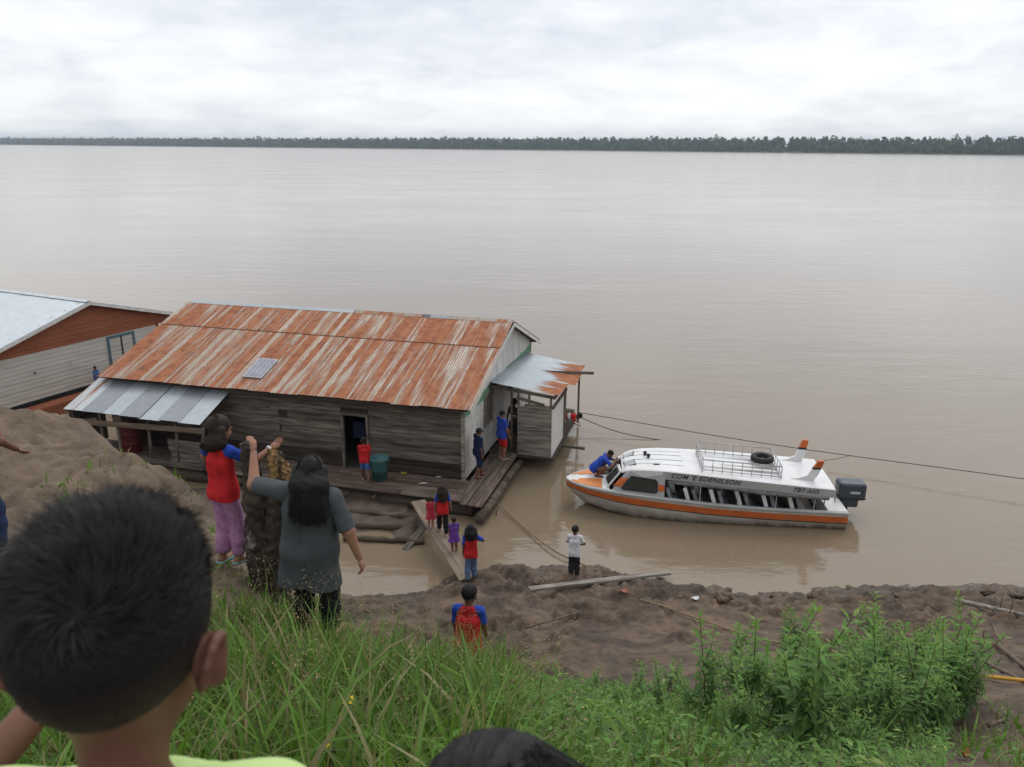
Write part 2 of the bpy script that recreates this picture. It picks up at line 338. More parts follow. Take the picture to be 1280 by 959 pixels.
def skinmat(name, c): return pmat(name, c, tuple(a * 0.8 for a in c), 9, 0.55, 0.05, 0.004, spec=0.35, varn=0.0)
M['skin1'] = skinmat('brown_skin', (0.27, 0.125, 0.075)); M['skin2'] = skinmat('deep_brown_skin', (0.17, 0.075, 0.045)); M['skin3'] = skinmat('light_brown_skin', (0.36, 0.18, 0.115))
M['skin_dark'] = skinmat('tanned_dark_skin', (0.085, 0.042, 0.03))
M['hair'] = pmat('black_hair', (0.008, 0.0075, 0.008), (0.016, 0.014, 0.014), 3, 0.6, 0.3, 0.004, (30, 30, 2), spec=0.18, varn=0.0)
M['hair_brown'] = pmat('dark_brown_hair', (0.018, 0.012, 0.009), (0.03, 0.019, 0.014), 3, 0.6, 0.3, 0.004, (30, 30, 2), spec=0.18, varn=0.0)
M['eye'] = pmat('eye_dark', (0.015, 0.012, 0.01), None, 5, 0.15); M['lip'] = pmat('lip', (0.19, 0.065, 0.055), None, 5, 0.5)
# ================================================================== SETTING
_shore = [(-3.55, 15.48), (-3.03, 15.55), (-1.97, 15.73), (-1.48, 16.42), (-0.74, 16.79), (0.8, 17.0), (1.96, 16.94), (3.07, 16.58), (4.11, 16.14), (5.32, 15.81), (6.6, 15.83), (7.8, 16.08), (9.15, 16.19), (10.37, 16.04), (11.96, 16.23)]
_ctl = []
def _prof(x, *yz):
    for y, z in yz: _ctl.append((x, y, z))
_prof(-13, (-6, 8.6), (0, 8.2), (5, 7.1), (9, 6.7), (10.5, 5.2), (13, 1.8), (16, .2), (20, -.8), (26, -1.2))
_prof(-6.2, (9.2, 6.55)); _prof(-5.5, (-6, 8.5), (0, 8.25), (3, 7.3), (5, 6.85), (7, 6.7), (9.3, 6.5), (10.1, 5.4), (12, 2.2), (14, .6), (16, .1), (18, -.3), (23, -1))
_prof(-4.9, (8.9, 6.3)); _prof(-3.7, (8.2, 6.15), (8.9, 5.1))
_prof(-3.4, (-6, 8.5), (0, 8.2), (3, 7.25), (5, 6.75), (6.5, 6.55), (9.2, 4.4), (11, 2), (13, .8), (16.5, -.3))
_prof(-2.2, (0, 8.2), (3, 7.2), (4.8, 6.65), (5.7, 6.5), (6.6, 6.0), (8, 4.3), (10, 2.2), (12, 1.2), (14, .6), (16.6, -.3))
_prof(-1.3, (2, 7.7), (4, 6.75), (5.2, 6.1), (6, 5.4), (7, 4.3), (8, 3.2), (10, 1.8), (12, 1.0), (13.5, .6), (15, .32), (17.3, -.3))
_prof(0, (-6, 8.4), (0, 8.2), (2, 7.65), (4, 6.5), (5, 5.8), (6, 5.05), (6.4, 4.85), (7, 4.2), (8, 3.2), (10, 1.9), (12, 1.0), (13, .75), (14.5, .5), (16, .3), (17.8, -.3))
_prof(1.9, (0, 8.0), (2, 7.3), (4, 6.1), (5, 5.45), (6, 4.75), (7, 4.0), (8, 3.2), (10, 2.0), (12, 1.1), (14, .5), (16, .25), (17.8, -.35))
_prof(4.2, (-6, 8.4), (0, 7.9), (3, 6.8), (4.3, 5.85), (6, 4.8), (8, 3.7), (10, 2.5), (12, 1.35), (14, .55), (15.3, .22), (17.2, -.35))
_prof(7.5, (0, 7.9), (4, 6.1), (6, 4.95), (8, 3.85), (10, 2.65), (12, 1.5), (14, .6), (15.3, .22), (17, -.3))
_prof(13, (-6, 8.4), (0, 7.9), (4, 6.2), (8, 3.95), (12, 1.6), (15, .3), (17.4, -.4), (21, -1))
_prof(-.3, (.5, 8.34)); _prof(.3, (.4, 8.32))
for a in _shore: _ctl.append((a[0], a[1], 0.02))
_ctl = np.array(_ctl)
def _tk(r2): return np.where(r2 > 1e-12, 0.5 * r2 * np.log(np.maximum(r2, 1e-12)), 0)
_nc = len(_ctl)
_A = np.zeros((_nc + 3, _nc + 3)); _d = _ctl[:, None, :2] - _ctl[None, :, :2]
_A[:_nc, :_nc] = _tk((_d ** 2).sum(-1)) + np.eye(_nc) * 0.15
_A[:_nc, _nc] = 1; _A[:_nc, _nc + 1:] = _ctl[:, :2]; _A[_nc, :_nc] = 1; _A[_nc + 1:, :_nc] = _ctl[:, :2].T
_w = np.linalg.solve(_A, np.concatenate([_ctl[:, 2], [0, 0, 0]]))
def ground(x, y, rough=True):
    x = np.atleast_1d(np.asarray(x, float)); y = np.atleast_1d(np.asarray(y, float))
    xc = np.clip(x, -13, 13); yc = np.clip(y, -6, 22)
    z = _w[_nc] + _w[_nc + 1] * xc + _w[_nc + 2] * yc
    for i in range(_nc): z = z + _w[i] * _tk((xc - _ctl[i, 0]) ** 2 + (yc - _ctl[i, 1]) ** 2)
    # silt shelf below the raft house
    wv = 1.1 * (fbm2(x * 1.1, y * 1.1, 4, 57) - 0.5); sh = np.minimum(np.clip((y + wv - (17.85 - 0.16 * (x + 4))) / 1.3, 0, 1), np.clip((-1.75 - x + 1.2 * wv) / 1.0, 0, 1)) * np.clip((23 - y) / 2, 0, 1)
    z = np.where((x < -1.2) & (y > 17), np.maximum(z, -0.5 + 0.64 * sh + 0.10 * sh * (fbm2(x * 0.9, y * 3.0, 3, 91) - 0.3)), z)
    if rough:
        lo = np.clip((3.2 - z) / 1.6, 0, 1) * np.clip((z + 0.15) / 0.3, 0, 1) * np.where((y > 17.3) & (x < -1.2), 0.3, 1.0)          # wet mud belt
        n1 = fbm2(x * 0.9, y * 0.9, 4, 5) - 0.5; n2 = fbm2(x * 2.6, y * 3.2, 4, 21) - 0.5
        rid = 1 - np.abs(2 * fbm2(x * 1.5, y * 1.9, 4, 33) - 1)
        z = z + 0.28 * n1 * np.clip((y - 1) / 5, 0, 1) * np.clip((z + 0.3) / 0.5, 0, 1) + 0.10 * n2 * np.clip(z + 0.4, 0, 1)
        pat = np.clip((fbm2(x * 0.55 + 3, y * 0.7, 3, 101) - 0.42) / 0.16, 0.08, 1); edge = np.clip((0.75 - z) / 0.5, 0, 1)
        pat = np.maximum(pat, edge)
        z = z + lo * pat * (0.17 * (np.clip(rid - 0.70, 0, 1) / 0.30) ** 1.5 + 0.30 * np.clip(fbm2(x * 3.1, y * 3.6, 4, 47, .6) - 0.5, 0, 1) + 0.05 * (fbm2(x * 9, y * 9, 3, 71) - .5))
        # footprints and cattle-trodden pits
        pit = np.clip(fbm2(x * 3.7 + 5, y * 4.6, 2, 63) - 0.63, 0, 1) * lo; z = z - 0.6 * pit * (0.3 + 0.7 * pat)
        # clods along the dug mound
        md = np.clip((-2.8 - x) / 0.8, 0, 1) * np.clip((y - 5.6) / 1.0, 0, 1) * np.clip((z - 2) / 1.5, 0, 1)
        z = z + md * (0.36 * (fbm2(x * 1.3, y * 1.5, 6, 77, 0.6) - 0.5) + 0.22 * (np.abs(2 * fbm2(x * 2.2, y * 2.6, 4, 12, .6) - 1) ** .7 - .35) + 0.10 * (fbm2(x * 7, y * 8, 3, 19, .6) - .5))
    return z
def gz(x, y): return float(ground(x, y)[0])
def axis(segs):
    a = [segs[0][0]]
    for lo, hi, st in segs:
        n = max(1, int(round((hi - lo) / st))); a += list(lo + (hi - lo) * (np.arange(n) + 1) / n)
    return np.array(a)
gx = axis([(-400, -60, 60), (-60, -14, 4), (-14, -8, .2), (-8, 9, .05), (9, 14, .12), (14, 60, 4), (60, 400, 60)])
gy = axis([(-300, -20, 40), (-20, -2, 2), (-2, 1.5, .25), (1.5, 18.5, .05), (18.5, 24, .12), (24, 40, 2)])
GX, GY = np.meshgrid(gx, gy); GZ = ground(GX.ravel(), GY.ravel())
ni, nj = len(gy), len(gx); idx = np.arange(ni * nj).reshape(ni, nj)
Qd = np.stack([idx[:-1, :-1].ravel(), idx[:-1, 1:].ravel(), idx[1:, 1:].ravel(), idx[1:, :-1].ravel()], 1)
Mm, ntm, bs = newmat('river_mud'); T = NT(ntm)
vc = T.coord('Object', (1, 1, 1), False)
na = T.noise(vc, 0.8, 8, 0.68, 0.8); nb = T.noise(vc, 4.5, 6, 0.65); ncx = T.noise(vc, 22, 5, 0.7)
col = T.ramp(na, [(0.32, (0.200, 0.138, 0.094)), (0.48, (0.132, 0.092, 0.065)), (0.64, (0.056, 0.042, 0.032))])
col = T.mix(T.ramp(nb, [(0.45, 0.0), (0.68, 0.8)]), col, (0.058, 0.045, 0.036))
col = T.mix(T.ramp(ncx, [(0.55, 0.0), (0.75, 0.6)]), col, (0.22, 0.168, 0.125))
geo = T.n('ShaderNodeNewGeometry'); sep = T.n('ShaderNodeSeparateXYZ'); T.l(geo.outputs['Position'], sep.inputs[0])
wet = T.ramp(T.math('ADD', T.math('MULTIPLY', sep.outputs[2], 0.8), T.math('MULTIPLY', nb, 0.5)), [(0.22, 1.0), (0.55, 0.0)])
dry = T.math('MULTIPLY', T.ramp(T.math('DIVIDE', sep.outputs[2], 10.0), [(0.45, 0.0), (0.62, 1.0)]), T.ramp(na, [(0.4, 1.0), (0.7, 0.35)]))
col = T.mix(dry, col, T.ramp(T.noise(vc, 2.4, 8, 0.7, 0.6), [(0.3, (0.09, 0.066, 0.047)), (0.5, (0.16, 0.118, 0.083)), (0.72, (0.235, 0.175, 0.125))]))
col = T.mix(T.math('MULTIPLY', wet, 0.5), col, (0.07, 0.054, 0.043))
T.l(col, bs.inputs['Base Color']); T.l(T.ramp(wet, [(0, 0.9), (1, 0.42)]), bs.inputs['Roughness']); bs.inputs['Specular IOR Level'].default_value = 0.35
bh = T.math('ADD', T.math('MULTIPLY', nb, 0.7), T.math('MULTIPLY', ncx, 0.3)); T.bump(bh, 0.8, 0.06, bs)
ter = mobj('riverbank_ground', mesh_np('riverbank_ground', np.stack([GX.ravel(), GY.ravel(), GZ], 1), Qd), Mm)
tag(ter, 'brown muddy riverbank sloping down to the water', kind='structure')

# river
Mw, ntw, bs = newmat('silty_river_water'); T = NT(ntw)
vc = T.coord('Object', (1, 1, 1), False)
sb = T.noise(T.coord('Object', (0.02, 0.05, 1), False), 1.0, 5, 0.6)
T.l(T.ramp(sb, [(0.3, (0.198, 0.150, 0.099)), (0.7, (0.218, 0.168, 0.113))]), bs.inputs['Base Color'])
bs.inputs['IOR'].default_value = 1.42; bs.inputs['Specular IOR Level'].default_value = 0.85
gw_ = T.n('ShaderNodeNewGeometry'); sw_ = T.n('ShaderNodeSeparateXYZ'); T.l(gw_.outputs['Position'], sw_.inputs[0])
T.l(T.math('ADD', T.ramp(sb, [(0.35, 0.04), (0.65, 0.10)]), T.ramp(T.math('DIVIDE', sw_.outputs[1], 600.0), [(0.04, 0.0), (0.12, 0.03), (0.5, 0.09), (1.0, 0.12)])), bs.inputs['Roughness'])
w1 = T.noise(T.coord('Object', (1.3, 3.0, 1), False), 1.0, 4, 0.55, 0.5)
w2 = T.noise(T.coord('Object', (0.28, 0.8, 1), False), 1.0, 4, 0.5, 0.3)
w3 = T.noise(T.coord('Object', (0.02, 0.07, 1), False), 1.0, 6, 0.55, 0.3)
hh = T.math('ADD', T.math('MULTIPLY', w1, 0.014), T.math('ADD', T.math('MULTIPLY', w2, 0.03), T.math('MULTIPLY', w3, 0.12)))
# patches of ruffled and slick water
pt = T.ramp(T.noise(T.coord('Object', (0.05, 0.16, 1), False), 1.0, 3, 0.5), [(0.38, 0.45), (0.62, 1.0)])
bp = T.n('ShaderNodeBump'); bp.inputs['Distance'].default_value = 1.0; T.l(pt, bp.inputs['Strength']); T.l(hh, bp.inputs['Height']); T.l(bp.outputs[0], bs.inputs['Normal'])
riv = mobj('river', mesh_np('river', [(-7000, 9, 0), (7000, 9, 0), (7000, 7000, 0), (-7000, 7000, 0)], [[0, 1, 2, 3]]), Mw)
tag(riv, 'wide brown silty river', kind='structure')

# far bank and forest
BANK = np.array([(-6300, 6300), (-3600, 4560), (-2229, 3583), (-1100, 2760), (0, 2015), (819, 1317), (1700, 560), (2300, 0)], float)
mb = MB(); nB = len(BANK); V = []
nrm = np.array([0.66, 0.75])
for off, z in ((-6, -0.6), (3, 1.6), (12, 3.2), (60, 4.0)): V += [(p[0] + nrm[0] * off, p[1] + nrm[1] * off, z) for p in BANK]
V += [(-6300, 6900, 4), (-3600, 6900, 4), (0, 6900, 4), (3000, 6900, 4), (6900, 6900, 4), (6900, 4000, 4), (6900, 1500, 4), (6900, 40, 4)]
mb.add(V, [(i * nB + k, i * nB + k + 1, (i + 1) * nB + k + 1, (i + 1) * nB + k) for i in range(4) for k in range(nB - 1)])
fb = mb.build('far_riverbank', M['bank_far']); tag(fb, 'low far bank of the river below the forest', kind='structure')
def polyline_pts(spacing):
    out = []
    for a, b in zip(BANK[1:-2], BANK[2:-1]):
        n = int(np.linalg.norm(b - a) / spacing); out.append(a + (b - a) * (np.arange(n) / n)[:, None])
    return np.concatenate(out)
def cards(cen, size, rng, flat=0.0):
    """leaf-clump quads at random tilt"""
    n = len(cen); a = rng.normal(size=(n, 3)); a[:, 2] *= 1 - flat; a /= np.linalg.norm(a, axis=1)[:, None]
    b = rng.normal(size=(n, 3)); b -= a * (a * b).sum(1)[:, None]; b /= np.linalg.norm(b, axis=1)[:, None]
    s = size[:, None] * 0.5; s2 = s * rng.uniform(0.45, 0.9, (n, 1))
    V = np.stack([cen - a * s, cen - b * s2 * 0.9, cen + a * s, cen + b * s2], 1).reshape(-1, 3)
    return V, np.arange(4 * n).reshape(n, 4)
Vs, Ts, Qs, off = [], [], [], 0
for row, (o0, sp_, hlo, hhi) in enumerate([(6, 9, 9, 19), (16, 8, 17, 26), (32, 9, 22, 30), (55, 12, 25, 32)]):
    P = polyline_pts(sp_); P = P + nrm * o0 + RNG.normal(size=P.shape) * 3.5
    for p in P:
        d = math.hypot(p[0], p[1]); k = 90 if d < 2600 else 46
        h = RNG.uniform(hlo, hhi) * .92 * (1.15 if RNG.random() < 0.04 else 1.0); rx = RNG.uniform(4.5, 8.5); rz = h * RNG.uniform(0.28, 0.5)
        u = RNG.normal(size=(k, 3)); u /= np.linalg.norm(u, axis=1)[:, None]; u *= RNG.uniform(0.55, 1.0, (k, 1))
        c = np.array([p[0], p[1], 2 + h - rz]) + u * [rx, rx, rz]
        kb = k // 3; cb_ = np.stack([p[0] + RNG.normal(size=kb) * 4, p[1] + RNG.normal(size=kb) * 4, 3 + RNG.uniform(0, max(1, h - 1.3 * rz), kb)], 1)
        c = np.concatenate([c, cb_]); V_, Q_ = cards(c, RNG.uniform(3.4, 6.0, len(c)) * (1.2 if d > 2600 else 1), RNG)
        Vs.append(V_); Qs.append(Q_ + off); off += len(V_); Ts.append(np.full(len(V_), RNG.uniform(0, 0.9)) + np.repeat(RNG.uniform(-.15, .15, len(c)), 4))
fm = mesh_np('forest', np.concatenate(Vs), np.concatenate(Qs), smooth=False)
at_ = fm.attributes.new('tint', 'FLOAT', 'POINT'); at_.data.foreach_set('value', np.clip(np.concatenate(Ts), 0, 1).astype(np.float32))
fo = mobj('far_forest', fm, M['forest']); tag(fo, 'unbroken dark green forest along the far bank', 'forest', kind='stuff')

# air over the river
hz = MB().box((0, 3300, 28), (14200, 7400, 62)).build('haze', None)
Mh = bpy.data.materials.new('river_haze'); Mh.use_nodes = True; nth = Mh.node_tree; nth.nodes.clear()
ho = nth.nodes.new('ShaderNodeOutputMaterial'); hv = nth.nodes.new('ShaderNodeVolumePrincipled')
hv.inputs['Color'].default_value = (0.76, 0.86, 0.98, 1); hv.inputs['Density'].default_value = 0.00014; hv.inputs['Anisotropy'].default_value = 0.0
nth.links.new(hv.outputs[0], ho.inputs['Volume']); hz.data.materials.append(Mh)
tag(hz, 'pale haze lying over the river', 'haze', kind='stuff')
# ================================================================== BUILDINGS
def corr_sheet(name, w, l, amp=0.009, period=0.076, seg=6, sag=0.0):
    """one corrugated sheet: x across, y up the slope from 0"""
    nx = int(w / period * seg); xs = np.linspace(-w / 2, w / 2, nx + 1); zs = amp * np.sin(xs / period * 2 * math.pi)
    ys = np.array([0, l * 0.5, l]); V = [(x, y, z - sag * math.sin(math.pi * j / 2)) for j, y in enumerate(ys) for x, z in zip(xs, zs)]
    n = nx + 1; Fq = [(j * n + i, j * n + i + 1, (j + 1) * n + i + 1, (j + 1) * n + i) for j in range(2) for i in range(nx)]
    return mesh_np(name, V, Fq, smooth=True)
def place(o, M4): o.matrix_local = M4; return o
def frame(org, xdir, ydir):
    x = Vector(xdir).normalized(); y = Vector(ydir); y = (y - x * y.dot(x)).normalized(); z = x.cross(y)
    return Matrix(((x.x, y.x, z.x, org[0]), (x.y, y.y, z.y, org[1]), (x.z, y.z, z.z, org[2]), (0, 0, 0, 1)))
def matd(mesh_cache, key, mesh_fn, mat):
    """shared mesh for a (shape, material) pair"""
    k = (key, mat.name)
    if k not in mesh_cache:
        me = mesh_fn(); me.materials.append(mat); mesh_cache[k] = me
    return mesh_cache[k]
CACHE = {}
def plank_mesh(l, w, t):
    """board along x with slightly worn corners"""
    b = min(w, t) * 0.18
    prof = [(-w / 2 + b, -t / 2), (w / 2 - b, -t / 2), (w / 2, -t / 2 + b), (w / 2, t / 2 - b), (w / 2 - b, t / 2), (-w / 2 + b, t / 2), (-w / 2, t / 2 - b), (-w / 2, -t / 2 + b)]
    return MB().prism([(-l / 2, y, z) for y, z in prof], (l, 0, 0)).mesh('board')
def board(name, parent, mat, c, l, w, t, xdir=(1, 0, 0), ydir=(0, 1, 0)):
    me = matd(CACHE, ('plank', round(l, 2), round(w, 3), round(t, 3)), lambda: plank_mesh(l, w, t), mat)
    o = link(bpy.data.objects.new(name, me), parent); o.matrix_local = frame(c, xdir, ydir); return o
rnd = random.uniform

# ---------------------------------------------------------------- raft house with the rusty roof
TH = rad(14.76)
hs = thing('floating_house', 'floating plank house with rusty corrugated roof beside the muddy shore', 'house', (-1.35, 21.08, 0), -TH)
ZD = 0.5; UL = -11.9; VB = 8.1; ZE = 2.75; VE = -0.25; VR = 4.5; ZR = 4.27
# front wall with door opening
DU0, DU1, DZ1 = -3.78, -3.03, 2.16
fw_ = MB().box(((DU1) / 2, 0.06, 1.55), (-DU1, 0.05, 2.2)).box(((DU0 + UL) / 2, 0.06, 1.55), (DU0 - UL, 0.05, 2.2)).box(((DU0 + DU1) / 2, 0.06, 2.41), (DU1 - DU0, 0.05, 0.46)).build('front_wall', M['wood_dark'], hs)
zz = ZD + 0.02; k = 0
while zz < 2.6:
    h = rnd(0.20, 0.27)
    if zz + h > 2.66: h = 2.66 - zz
    for (a, b) in ((DU1 + 0.07, -0.06), (-5.9 + rnd(-.3, .3), DU0 - 0.07), (-8.9 + rnd(-.2, .2), -5.92), (UL, -8.92)):
        if zz > DZ1 - 0.05 and a == DU1 + 0.07: pass
        mt = M['wood_dark'] if zz < ZD + 0.35 else M['wood_grey']
        board('plank', fw_, mt, ((a + b) / 2, 0.02 + rnd(-.006, .006), zz + h / 2), b - a - 0.012, h - 0.012, 0.028, (1, 0, rnd(-.002, .002)), (0, 0, 1))
    if zz > DZ1: board('plank', fw_, M['wood_grey'], ((DU0 + DU1) / 2, 0.02, zz + h / 2), DU1 - DU0 + 0.12, h - 0.012, 0.028, (1, 0, 0), (0, 0, 1))
    zz += h
dr = MB().box(((DU0 - 0.03), 0, 1.33), (0.07, 0.09, 1.66)).box(((DU1 + 0.03), 0, 1.33), (0.07, 0.09, 1.66)).box(((DU0 + DU1) / 2, -0.002, DZ1 + 0.03), (DU1 - DU0 + 0.13, 0.09, 0.07)).build('door_frame', M['wood_grey'], hs)
MB().box((-3.55, 0.55, 1.5), (0.34, 0.03, 0.5), rz=0.3).build('hanging_cloth', M['jeans_dark'], hs)
MB().box((-0.04, 0.01, 1.58), (0.10, 0.10, 2.2)).build('corner_post', M['wood_pale'], hs)
# inside: floor, back and left walls
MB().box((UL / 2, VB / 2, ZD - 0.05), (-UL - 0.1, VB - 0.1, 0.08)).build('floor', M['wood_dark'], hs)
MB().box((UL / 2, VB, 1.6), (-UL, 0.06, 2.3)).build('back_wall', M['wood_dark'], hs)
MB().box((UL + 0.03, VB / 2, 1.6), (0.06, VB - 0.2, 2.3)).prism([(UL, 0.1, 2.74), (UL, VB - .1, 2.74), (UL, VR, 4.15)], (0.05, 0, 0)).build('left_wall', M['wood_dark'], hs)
# gable wall: white below, green band, white upright boards above
gw = MB().box((-0.05, VB / 2 + .04, 1.6), (0.05, VB - 0.12, 2.25)).prism([(-0.07, 0.1, 2.72), (-0.07, VB - .1, 2.72), (-0.07, VR, 4.15)], (0.05, 0, 0)).build('gable_wall', M['wood_dark'], hs)
def roof_z(v): return ZE + (v - VE) * (ZR - ZE) / (VR - VE) if v <= VR else ZR + (v - VR) * (2.75 - ZR) / (8.4 - VR)
v = 0.07; 
while v < VB - 0.05:
    w = min(rnd(0.26, 0.34), VB - v); 
    if not (2.0 < v + w / 2 < 2.9): board('panel', gw, M['white_dirty'], (-0.012, v + w / 2, 1.43), 1.86, w - 0.006, 0.022, (0, 0, 1), (0, 1, 0))
    else:
        board('panel', gw, M['white_dirty'], (-0.012, v + w / 2, 0.93), 0.86, w - 0.006, 0.022, (0, 0, 1), (0, 1, 0))
    board('green_board', gw, M['green_paint'], (-0.010, v + w / 2, 2.545), 0.37, w - 0.004, 0.022, (0, 0, 1), (0, 1, 0))
    v += w
v = 0.5
while v < VB - 0.3:
    w = rnd(0.22, 0.27); z0 = 2.68 + rnd(-.02, .03); za, zb = roof_z(v) - 0.07, roof_z(v + w - 0.015) - 0.07
    if v < VR < v + w: za = zb = min(za, zb)
    if min(za, zb) > z0 + 0.05:
        MB().prism([(0.006, v, z0), (0.006, v + w - 0.015, z0), (0.006, v + w - 0.015, zb), (0.006, v, za)], (0.024, 0, 0)).build('gable_board', M['white_board'], gw)
    v += w
wn = MB().box((-0.02, 2.45, 1.42), (0.08, 0.9, 0.06)).box((-0.02, 2.45, 2.43), (0.08, 0.9, 0.06)).box((-0.02, 2.03, 1.92), (0.08, 0.06, 0.94)).box((-0.02, 2.87, 1.92), (0.08, 0.06, 0.94)).build('window', M['wood_pale'], hs)
MB().box((-0.03, 2.45, 1.92), (0.012, 0.8, 0.95)).build('shutter', M['wood_grey'], wn)
# roof
ridge_len = 12.35; slope_v = Vector((0, VR - VE, ZR - ZE)); sl = slope_v.length; sd_ = slope_v.normalized()
roof = MB().prism([(UL - 0.25, VE + .1, ZE - 0.06), (UL - 0.25, VR, ZR - 0.055), (UL - 0.25, 8.3, 2.70), (UL - 0.25, 8.3, 2.66), (UL - 0.25, VR, ZR - 0.095), (UL - 0.25, VE + .1, ZE - 0.10)], (12.3, 0, 0)).build('roof', M['wood_dark'], hs)
SW, PITCH_S = 0.86, 0.80; nsh = 16; u0 = 0.28 - SW / 2
lower, upper = 3.45, 1.72
back_l = math.hypot(8.4 - VR, ZR - 2.75)
for i in range(nsh):
    uc = u0 - i * (12.35 - SW) / (nsh - 1)
    me = matd(CACHE, 'sheet_low', lambda: corr_sheet('sheet', SW, lower), M['rust_roof']); o = link(bpy.data.objects.new('roof_sheet', me), roof)
    j = rnd(-.02, .03); o.matrix_local = frame((uc, VE - 0.04 + j * sd_.y, ZE - .012 + j * sd_.z + (0.006 if i % 2 else 0)), (1, rnd(-.004, .004), 0.006), sd_)
    me = matd(CACHE, 'sheet_up', lambda: corr_sheet('sheet', SW, upper), M['rust_roof2']); o = link(bpy.data.objects.new('roof_sheet', me), roof)
    q = sl - upper + 0.01; o.matrix_local = frame((uc + rnd(-.03, .03), VE + sd_.y * q, ZE + 0.024 + sd_.z * q + (0.006 if i % 2 else 0)), (1, rnd(-.004, .004), 0.006), sd_)
    me = matd(CACHE, 'sheet_back', lambda: corr_sheet('sheet', SW, back_l), M['rust_roof']); o = link(bpy.data.objects.new('roof_sheet', me), roof)
    o.matrix_local = frame((uc, 8.42, 2.74 + (0.006 if i % 2 else 0)), (-1, 0, 0.006), (0, VR - 8.4, ZR - 2.75))
for a, b, mt in ((-11.9, -9.0, 'zinc_light'), (-9.0, -5.4, 'zinc_light'), (-5.4, -2.6, 'rust_roof'), (-2.9, -1.9, 'zinc_grey'), (-1.9, 0.25, 'rust_roof')):
    MB().prism([(a, VR - .16, ZR - .015), (a, VR, ZR + .055), (a, VR + .17, ZR - .02), (a, VR + .17, ZR - .028), (a, VR, ZR + .045), (a, VR - .16, ZR - .025)], (b - a - .02, 0, 0)).build('ridge_cap', M[mt], roof)
for (v0, z0, v1, z1) in ((VE, ZE - .05, VR, ZR - .05), (VR + .02, ZR - .05, 8.4, 2.70)):
    MB().prism([(0.27, v0, z0), (0.27, v1, z1), (0.27, v1, z1 - 0.12), (0.27, v0, z0 - 0.12)], (0.03, 0, 0)).build('bargeboard', M['white_board'], roof)
MB().box((-3.75, VE + .03, ZE - .10), (7.4, .04, .10)).build('fascia', M['wood_dark'], roof)
# solar panel lies on the roof
sp_o = Vector((-6.85, 0.28, 0)); nrm_s = Vector((1, 0, 0)).cross(sd_)
spn = thing('solar_panel', 'small solar panel lying on the rusty roof slope', 'solar panel'); spn.parent = None
Mh_ = Matrix.Translation(Vector((-1.35, 21.08, 0))) @ Matrix.Rotation(-TH, 4, 'Z')
spn.matrix_world = Mh_ @ frame((-6.9, 0.28, roof_z(0.28) + 0.05), (1, 0, 0), sd_)
MB().box((0, 0.52, 0), (0.66, 1.06, 0.03)).build('frame', M['solar_frame'], spn)
for a in range(4):
    for b in range(7): MB().box((-0.225 + a * 0.15, 0.085 + b * 0.145, 0.018), (0.118, 0.112, 0.006)).build('cell', M['solar'], spn)
# awning on the left
awn = MB().prism([(-12.35, -1.5, 2.02), (-12.35, 0.15, 2.60), (-12.35, .15, 2.55), (-12.35, -1.5, 1.97)], (0.06, 0, 0)).prism([(-7.62, -1.5, 2.02), (-7.62, 0.15, 2.60), (-7.62, .15, 2.55), (-7.62, -1.5, 1.97)], (0.06, 0, 0)).box((-9.95, -1.38, 2.03), (4.7, .06, .06)).build('awning', M['wood_grey'], hs)
ad = Vector((0, 1.75, 0.60)); al = ad.length + .03
for i, mt in enumerate(['zinc_light', 'zinc_grey', 'zinc_light', 'zinc_grey', 'zinc_light', 'zinc_grey', 'zinc_rusty']):
    me = matd(CACHE, 'aw_sheet', lambda: corr_sheet('sheet', 0.74, al, 0.006), M[mt]); o = link(bpy.data.objects.new('awning_sheet', me), awn)
    j = rnd(-.03, .04); o.matrix_local = frame((-7.9 - i * 0.675, -1.58 + j, 2.03 + j * .3 + (0.012 if i % 2 else 0) - (0.02 if i < 3 else 0)), (1, rnd(-.006, .006), 0.004), ad)
# open lean-to below the awning
for u_ in (-12.2, -11.2, -10.6, -9.5, -8.55, -7.62):
    board('post', hs, M['wood_grey'], (u_ + rnd(-.03, .03), -1.36, 1.24), 1.5, 0.08, 0.07, (rnd(-.03, .03), 0, 1), (1, 0, 0))
board('rail', hs, M['wood_plank'], (-9.5, -1.43, 1.70), 4.2, 0.17, 0.04, (1, 0, 0.03), (0, 0, 1))
board('rail', hs, M['wood_grey'], (-11.85, -1.42, 1.62), 1.2, 0.16, 0.04, (1, 0, 0.2), (0, 0, 1))
board('rail', hs, M['wood_grey'], (-10.0, -1.44, 0.62), 4.6, 0.16, 0.04, (1, 0, -0.02), (0, 0, 1))
board('rail', hs, M['wood_grey'], (-10.55, -1.40, 1.86), 0.3, 0.34, 0.03, (1, 0, 0.0), (0, 0, 1))
board('panel', hs, M['wood_grey'], (-12.28, -0.7, 1.3), 1.4, 1.5, 0.03, (0, 1, 0), (0, 0, 1))
for i in range(4): board('low_board', hs, M['wood_grey'], (-8.25 + rnd(-.05, .05), -1.36, 0.70 + i * 0.19), 1.15, 0.175, 0.025, (1, 0, rnd(-.02, .02)), (0, 0, 1))
